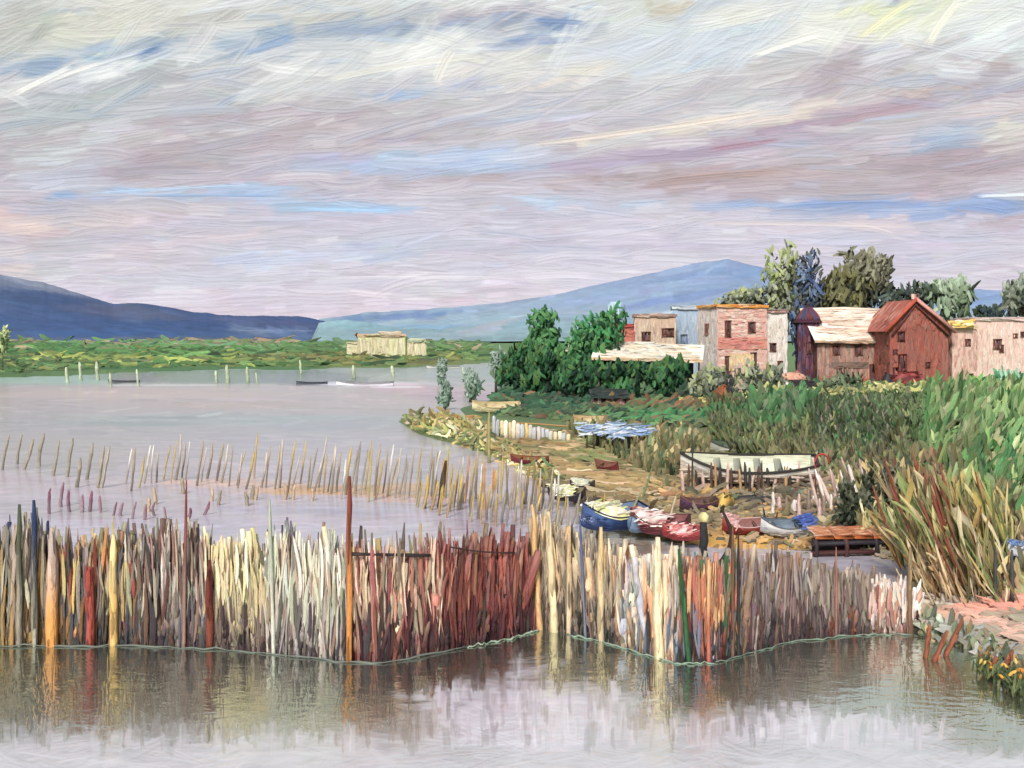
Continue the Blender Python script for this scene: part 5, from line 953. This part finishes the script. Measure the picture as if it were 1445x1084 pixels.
def reed_fence(label, x0, x1, topf, mids, tops, lows, n_tall=32, n_mid=38, n_low=29, wid=(4, 12), extra=None, fill=230, leanm=0.0, fillc=None, midtop=.78):
    xc = (x0 + x1) / 2; yb = np.interp(xc, FX, FY); o = G(xc, yb)
    r = empty('reed_fence', o, 0, label, 'reed fence', 'sections of the reed fence standing in the water')
    def one(i, n, kind, name='cane', mbx=None):
        x = x0 + (x1 - x0) * ((i + rng.uniform(.1, .9)) / n); y = np.interp(x, FX, FY); H_ = y - topf(x)
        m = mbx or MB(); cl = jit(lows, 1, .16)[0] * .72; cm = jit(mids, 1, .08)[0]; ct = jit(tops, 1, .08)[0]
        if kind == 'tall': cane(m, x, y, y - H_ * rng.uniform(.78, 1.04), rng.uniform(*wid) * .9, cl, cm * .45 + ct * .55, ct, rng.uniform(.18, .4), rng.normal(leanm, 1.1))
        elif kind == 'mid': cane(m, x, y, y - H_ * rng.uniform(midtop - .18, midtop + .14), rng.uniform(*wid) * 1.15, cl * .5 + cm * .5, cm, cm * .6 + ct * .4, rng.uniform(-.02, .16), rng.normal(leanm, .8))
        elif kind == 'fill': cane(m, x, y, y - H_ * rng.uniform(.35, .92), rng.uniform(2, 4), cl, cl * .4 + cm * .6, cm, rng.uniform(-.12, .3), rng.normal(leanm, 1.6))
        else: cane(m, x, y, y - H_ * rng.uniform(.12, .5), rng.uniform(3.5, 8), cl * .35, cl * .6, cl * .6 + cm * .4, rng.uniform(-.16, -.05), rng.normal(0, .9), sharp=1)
        if mbx is None: m.build(name, WOOD, r, loc=None).matrix_parent_inverse = r.matrix_world.inverted() if False else __import__('mathutils').Matrix.Translation([-float(v) for v in o])
    for i in range(n_tall): one(i, n_tall, 'tall')
    for i in range(n_mid): one(i, n_mid, 'mid')
    for i in range(n_low): one(i, n_low, 'low')
    mm = MB()
    for i in range(fill): one(i, fill, 'fill', mbx=mm)
    nb = int((x1 - x0) * 1.9); xs = rng.uniform(x0, x1, nb); ys = np.interp(xs, FX, FY); dd = dist(ys) - rng.uniform(.02, .2, nb); Hh = ys - topf(xs); a = rng.beta(1.3, 1.5, nb)
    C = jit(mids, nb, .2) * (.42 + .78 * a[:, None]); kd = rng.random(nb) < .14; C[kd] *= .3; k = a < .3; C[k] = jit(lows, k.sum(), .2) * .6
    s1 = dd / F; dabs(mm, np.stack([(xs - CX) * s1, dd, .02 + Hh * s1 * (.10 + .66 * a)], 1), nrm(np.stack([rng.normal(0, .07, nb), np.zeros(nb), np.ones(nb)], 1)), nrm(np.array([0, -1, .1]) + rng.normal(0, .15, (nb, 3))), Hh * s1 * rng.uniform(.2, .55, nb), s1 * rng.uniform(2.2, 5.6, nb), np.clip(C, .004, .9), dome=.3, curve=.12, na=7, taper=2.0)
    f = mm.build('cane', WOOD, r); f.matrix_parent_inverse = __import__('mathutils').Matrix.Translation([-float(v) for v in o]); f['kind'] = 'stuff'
    if extra: extra(r, o)
    return r
TI = lambda xs, ys: (lambda x: np.interp(x, xs, ys))
GRL = [(96, 98, 98), (118, 110, 100), (84, 78, 86), (110, 84, 70)]
def rail(x0, y0, x1, y1, c, sag=0, r_=.035):
    def f(r, o):
        m = MB(); d0 = dist(np.interp(x0, FX, FY)) - .3; d1 = dist(np.interp(x1, FX, FY)) - .3
        P = [(X(x0 + (x1 - x0) * t, d0 + (d1 - d0) * t), d0 + (d1 - d0) * t, Z(y0 + (y1 - y0) * t, d0 + (d1 - d0) * t) - sag * 4 * t * (1 - t)) for t in np.linspace(0, 1, 8)]
        tube(m, P, r_ * rng.uniform(.7, 1.2, 8), lin(c), bw=.03); k = m.build('rail', WOOD, r); k.matrix_parent_inverse = __import__('mathutils').Matrix.Translation([-float(v) for v in o])
    return f
reed_fence('leftmost fence section with dark blue post tops, grey canes and a tan orange foot', -25, 80, TI([-25, 60, 80], [728, 722, 738]), [(150, 140, 126), (176, 160, 140), (190, 160, 112), (140, 130, 126), (200, 186, 166)], [(110, 112, 90), (44, 58, 90), (150, 140, 110), (96, 92, 96), (176, 166, 160)], [(176, 140, 92), (120, 112, 104), (140, 120, 96), (196, 160, 110)])
reed_fence('fence section of grey, tan and yellow canes with a bright cream spike, second from left', 80, 190, TI([80, 110, 150, 190], [748, 742, 735, 738]), [(150, 138, 128), (190, 176, 150), (206, 180, 120), (150, 74, 66), (110, 106, 112), (206, 150, 100)], [(120, 120, 86), (150, 146, 120), (90, 84, 92), (176, 160, 130)], [(110, 108, 108), (190, 140, 90), (90, 90, 96), (130, 116, 100)])
reed_fence('dark fence section of brown and white canes beside the thin red pole', 190, 290, TI([190, 240, 290], [742, 728, 738]), [(150, 120, 108), (176, 160, 146), (206, 198, 186), (104, 70, 66), (130, 124, 116)], [(150, 140, 110), (110, 84, 76), (196, 186, 160), (120, 122, 100)], [(112, 104, 112), (90, 80, 88), (130, 100, 84), (150, 142, 140)])
reed_fence('pale cream fence section with dense yellowish white tops over a brown violet foot', 290, 375, TI([290, 310, 340, 375], [752, 740, 748, 750]), [(222, 206, 162), (230, 218, 180), (206, 186, 144), (196, 176, 150)], [(228, 214, 166), (236, 226, 190), (196, 186, 140), (214, 196, 156)], [(116, 96, 96), (140, 120, 112), (96, 76, 80), (190, 170, 150)], wid=(8, 14), midtop=.72)
reed_fence('cool white and sage fence section with slate tops left of the tall red brown pole', 375, 490, TI([375, 400, 440, 490], [742, 728, 742, 748]), [(206, 200, 182), (220, 212, 190), (190, 196, 176), (176, 150, 130), (226, 220, 206)], [(110, 116, 112), (90, 84, 96), (176, 180, 150), (214, 206, 170), (150, 122, 96)], [(120, 106, 104), (150, 138, 130), (206, 196, 190), (96, 84, 92)])
reed_fence('pink and cream fence section with olive tops behind a dark rail', 490, 620, TI([490, 560, 620], [742, 744, 742]), [(214, 176, 150), (190, 130, 116), (226, 200, 172), (160, 100, 96), (176, 150, 126), (226, 206, 176)], [(150, 136, 90), (120, 112, 84), (166, 150, 100), (96, 86, 76)], [(122, 52, 60), (96, 60, 66), (150, 96, 88), (80, 76, 80)], extra=rail(497, 782, 608, 784, (54, 46, 46)), midtop=.74)
reed_fence('brick red and maroon fence section crossed by a thin sagging wire', 620, 755, TI([620, 660, 755], [744, 740, 748]), [(142, 76, 66), (150, 84, 72), (128, 66, 64), (120, 84, 84), (160, 110, 96)], [(130, 84, 80), (160, 120, 116), (106, 70, 70), (128, 110, 84)], [(120, 60, 64), (96, 60, 70), (110, 80, 80), (80, 80, 72)], extra=rail(636, 772, 726, 780, (70, 50, 50), .04, .02), midtop=.84)
reed_fence('grey beige fence section with tall tan spikes right of the maroon one', 755, 870, TI([755, 762, 800, 830, 870], [706, 712, 738, 748, 764]), [(186, 170, 146), (206, 182, 146), (160, 150, 136), (222, 190, 150), (150, 136, 122)], [(214, 184, 140), (190, 176, 150), (226, 200, 160), (150, 140, 124)], [(76, 78, 76), (120, 106, 98), (150, 120, 110), (96, 92, 88)], midtop=.8)
reed_fence('bright cream and peach fence section touched with orange and blue', 870, 960, TI([870, 910, 960], [762, 768, 768]), [(228, 206, 172), (234, 216, 184), (214, 190, 160), (216, 150, 112), (180, 184, 196), (206, 196, 186)], [(222, 200, 164), (190, 176, 156), (206, 190, 170), (236, 222, 190)], [(206, 186, 160), (120, 130, 150), (90, 84, 84), (196, 160, 130)], wid=(7, 13))
reed_fence('fence section streaked with bright green, orange and dark red', 960, 1040, TI([960, 990, 1040], [768, 776, 772]), [(196, 120, 84), (70, 104, 70), (176, 110, 96), (206, 160, 120), (150, 130, 130), (120, 96, 92)], [(60, 100, 66), (176, 130, 110), (130, 116, 100), (150, 140, 120)], [(150, 150, 170), (120, 60, 56), (90, 82, 84), (70, 72, 76)])
reed_fence('dull brown violet fence section with thin ragged grey tops', 1040, 1140, TI([1040, 1090, 1140], [764, 768, 778]), [(128, 112, 108), (150, 132, 124), (110, 94, 92), (166, 156, 152), (140, 116, 96)], [(140, 122, 104), (176, 160, 140), (110, 96, 86), (150, 110, 80)], [(96, 78, 80), (112, 84, 78), (84, 76, 82), (130, 100, 90)])
reed_fence('grey brown fence section with a rusty foot, left of the white end panel', 1140, 1228, TI([1140, 1228], [784, 800]), [(134, 118, 108), (150, 134, 122), (116, 104, 98), (160, 150, 138)], [(146, 130, 112), (120, 104, 94), (176, 160, 146)], [(110, 80, 76), (150, 88, 72), (96, 80, 84), (120, 110, 112)], n_tall=28, n_mid=34)
reed_fence('short rounded white and pink wicker panel at the right end of the fence', 1226, 1284, TI([1226, 1240, 1270, 1284], [824, 810, 812, 826]), [(228, 214, 204), (234, 222, 214), (206, 150, 134), (226, 196, 184)], [(214, 204, 190), (236, 228, 220), (190, 176, 160)], [(206, 160, 146), (226, 206, 196), (160, 110, 98)], n_tall=18, n_mid=26, n_low=10, wid=(5, 9), fill=30, midtop=.88)
print('fence', time.time() - T0)
# poles standing in the fence
def fpole(label, x, yt, w_, cb, ct, dy=0, lean=0, name='fence_pole'): rod(name, label, 'pole', x, np.interp(x, FX, FY) + dy, yt, w_, cb, lean=lean, top=ct, d=dist(np.interp(x, FX, FY)) - .25)
fpole('tallest pole, red brown above and orange below, between cream and pink canes', 493, 672, 8.5, (206, 140, 76), (132, 68, 56))
fpole('thin dark red pole rising from the left half of the fence', 259, 678, 4.6, (150, 120, 110), (126, 60, 58), lean=4)
fpole('thick dark red pole low in the fence, below the thin red one', 296, 790, 11, (120, 62, 48), (104, 44, 42), dy=4)
fpole('navy and olive striped post near the left edge', 48, 706, 9, (140, 136, 120), (40, 56, 92))
fpole('olive black post beside the navy one near the left edge', 27, 712, 9, (150, 142, 126), (72, 80, 62), name='fence_pole')
fpole('orange post foot with a white streak, near the left edge', 74, 745, 16, (206, 146, 84), (190, 170, 160))
fpole('bright cream yellow spike in the left fence', 160, 754, 12, (216, 176, 110), (232, 210, 150))
fpole('small red tongue shaped post below an olive tip in the left fence', 127, 800, 12, (146, 72, 62), (150, 70, 60))
fpole('pale sage pole rising above the cream section', 386, 704, 6, (206, 206, 190), (178, 188, 164), lean=-6)
fpole('tall peach coloured spike just right of the maroon section', 762, 712, 9, (222, 180, 130), (228, 186, 130), lean=-10)
fpole('broad cream spike with a pointed top beside the peach one', 782, 722, 12, (220, 200, 160), (234, 212, 172), lean=-8)
fpole('tan spike standing alone right of the two pale ones', 803, 742, 8, (200, 180, 150), (206, 176, 136))
fpole('dark blue thin pole among the grey beige canes', 826, 728, 4, (110, 116, 130), (70, 90, 140), lean=-8)
fpole('light tan spike before the lemon covered boat', 848, 744, 11, (206, 186, 150), (214, 188, 140))
fpole('cream figure shaped stake with a round head in the peach section', 928, 758, 15, (234, 214, 176), (238, 222, 184))
fpole('deep green leaning pole in the streaked section', 972, 775, 7, (50, 92, 56), (52, 100, 60), lean=-14)
fpole('red yellow thin pole right of the green one', 1000, 790, 5, (196, 110, 90), (226, 180, 130))
fpole('tall black pole rising out of the streaked section', 1042, 752, 4.5, (52, 56, 54), (50, 46, 44))
fpole('brown pole with a pale side rising right of the streaked section', 1034, 742, 5.5, (110, 84, 70), (120, 78, 56))
fpole('reddish thin pole before the landing stage', 1180, 772, 4, (140, 100, 88), (150, 104, 90))
fpole('brown pole at the outer right end of the wicker panel', 1284, 772, 7, (128, 100, 80), (150, 130, 96))
for k, (a, b) in enumerate(((1, 8), (8, 10), (11, 15), (15, 20))):
    m = MB(); xs = np.linspace(FX[a], FX[b], 40); ys = np.interp(xs, FX, FY) + 5 + rng.normal(0, .8, 40)
    P = np.array([G(x, y, .02) for x, y in zip(xs, ys)]); P[:, 2] += rng.normal(0, .008, 40)
    tube(m, P, .019 * rng.uniform(.3, 1.3, 40), lin([(110, 116, 108), (150, 166, 148), (140, 160, 144), (120, 136, 122)][k]), bw=.03)
    tag(m.build('floating_rope', PAINT), ['dark floating rope along the foot of the left fence sections', 'pale green floating rope below the maroon section', 'pale sage rope curving below the cream and peach section', 'grey green rope below the right end of the fence'][k], 'rope')

# ================================================================== golden reeds and the near bank
RC = [(190, 166, 104), (206, 190, 136), (150, 134, 88), (112, 108, 76), (222, 210, 174), (172, 142, 88), (134, 96, 74), (88, 90, 62), (140, 152, 96), (120, 136, 82), (96, 116, 70)]
def reed_clump(label, x, yb, h, n, lean, spread, pal=RC, stalks=0, z=.35, wpx=2.7):
    d = dist(yb, z); s_ = d / F; r = empty('reed_clump', (X(x, d), d, z), 0, label, 'reed clump', 'golden reed clumps at the right shore'); m = MB()
    bx = rng.normal(0, spread, n) * s_; by = rng.normal(0, .45, n); L_ = h * s_ * rng.uniform(.4, 1.1, n); D = nrm(np.stack([-lean + rng.normal(0, .2, n), rng.normal(0, .12, n), np.ones(n)], 1))
    W = wpx * s_ * rng.uniform(.6, 1.5, n); P = np.stack([bx, by, np.zeros(n)], 1) + D * L_[:, None] * .5
    dabs(m, P, D, nrm(np.array([0, -1, .2]) + rng.normal(0, .25, (n, 3))), L_, W, jit(pal, n, .12), jit(pal, n, .12), curve=.35, na=8, taper=2.2, dome=.35); m.build('leaves', LEAF, r)
    for k in range(stalks):
        m = MB(); x0 = rng.normal(0, spread * .8) * s_; hh = h * s_ * rng.uniform(.9, 1.22); le = lean * rng.uniform(.7, 1.2)
        tube(m, [(x0 - le * hh * t, -.25, hh * t) for t in (0, .4, .7, .85, 1)], [.02, .02, .035, .04, .012], lin((134, 74, 58)), bw=.03); m.build('stalk', WOOD, r)
reed_clump('gold brown reed clump nearest the orange planks', 1296, 800, 96, 70, .42, 14, stalks=2)
reed_clump('tall golden reed clump with the darkest red stalks, in the middle', 1352, 812, 138, 60, .34, 20, stalks=6)
reed_clump('golden reed clump leaning far to the left, lowest on the shore', 1388, 838, 120, 55, .40, 20, stalks=3)
reed_clump('thin yellow reed clump behind the tall golden one', 1318, 776, 116, 60, .36, 20, [(150, 134, 96), (186, 166, 104), (120, 110, 88), (160, 140, 120)], stalks=3)
reed_clump('olive reed clump right of the golden ones against the bright grass', 1408, 800, 128, 90, .26, 12, [(150, 150, 92), (196, 176, 104), (110, 120, 74), (206, 196, 140)], stalks=2)
reed_clump('pale dry reed clump just above the pink path', 1340, 836, 74, 90, .4, 24, [(206, 180, 130), (160, 120, 84), (226, 206, 170), (110, 96, 70)], stalks=1)
for x, yb, yt, le, lb in ((1306, 925, 882, 6, 'rust red stub leftmost on the near bank edge'), (1320, 930, 890, 16, 'rust red stub leaning over the near water'), (1336, 922, 876, 22, 'longest rust red stub leaning right on the near bank'), (1388, 950, 922, -6, 'short rust stub in the middle of the near bank edge'), (1402, 955, 926, 3, 'short upright rust stub right of the middle one'), (1412, 952, 918, 18, 'rust stub pointing right near the yellow flowers')):
    rod('bank_stub', lb, 'stub', x, yb, yt, 8, (140, 84, 62), z=.05, lean=le, top=(150, 92, 70))
for x, yb, yt, w_, lb in ((1404, 845, 770, 5, 'dark grey post left of the blue boat at the right edge'), (1428, 850, 776, 6, 'taller grey green post in front of the blue boat'), (1385, 800, 752, 8, 'maroon post beside the blue boat at the right edge')):
    rod('bank_post', lb, 'post', x, yb, yt, w_, (84, 84, 80) if 'grey' in lb else (122, 72, 62), z=.3)
def flowers(x, y, lb):
    d = dist(y, .1); r = empty('flower_clump', (X(x, d), d, .05), 0, lb, 'flowers', 'yellow flower clumps on the near bank'); m = MB(); n = 60
    dabs(m, np.stack([rng.normal(0, .14, n), rng.normal(0, .12, n), rng.uniform(0, .3, n)], 1), nrm(np.array([.1, 0, 1]) + rng.normal(0, .4, (n, 3))), (0, -1, .3), .22, .04, jit([(70, 84, 56), (100, 110, 70)], n)); m.build('leaves', LEAF, r)
    m = MB(); n = 10; dabs(m, np.stack([rng.normal(0, .15, n), rng.normal(-.05, .1, n), rng.uniform(.15, .42, n)], 1), nrm(rng.normal(0, 1, (n, 3))), (0, -1, .4), .11, .05, jit([(214, 160, 60), (226, 186, 90), (196, 130, 56)], n)); m.build('blossom', LEAF, r)
flowers(1418, 962, 'orange yellow flower clump on the near bank, left one'); flowers(1440, 975, 'orange yellow flower clump on the near bank at the right edge'); flowers(1392, 948, 'small orange yellow flower clump between the rust stubs')
print('done', time.time() - T0)
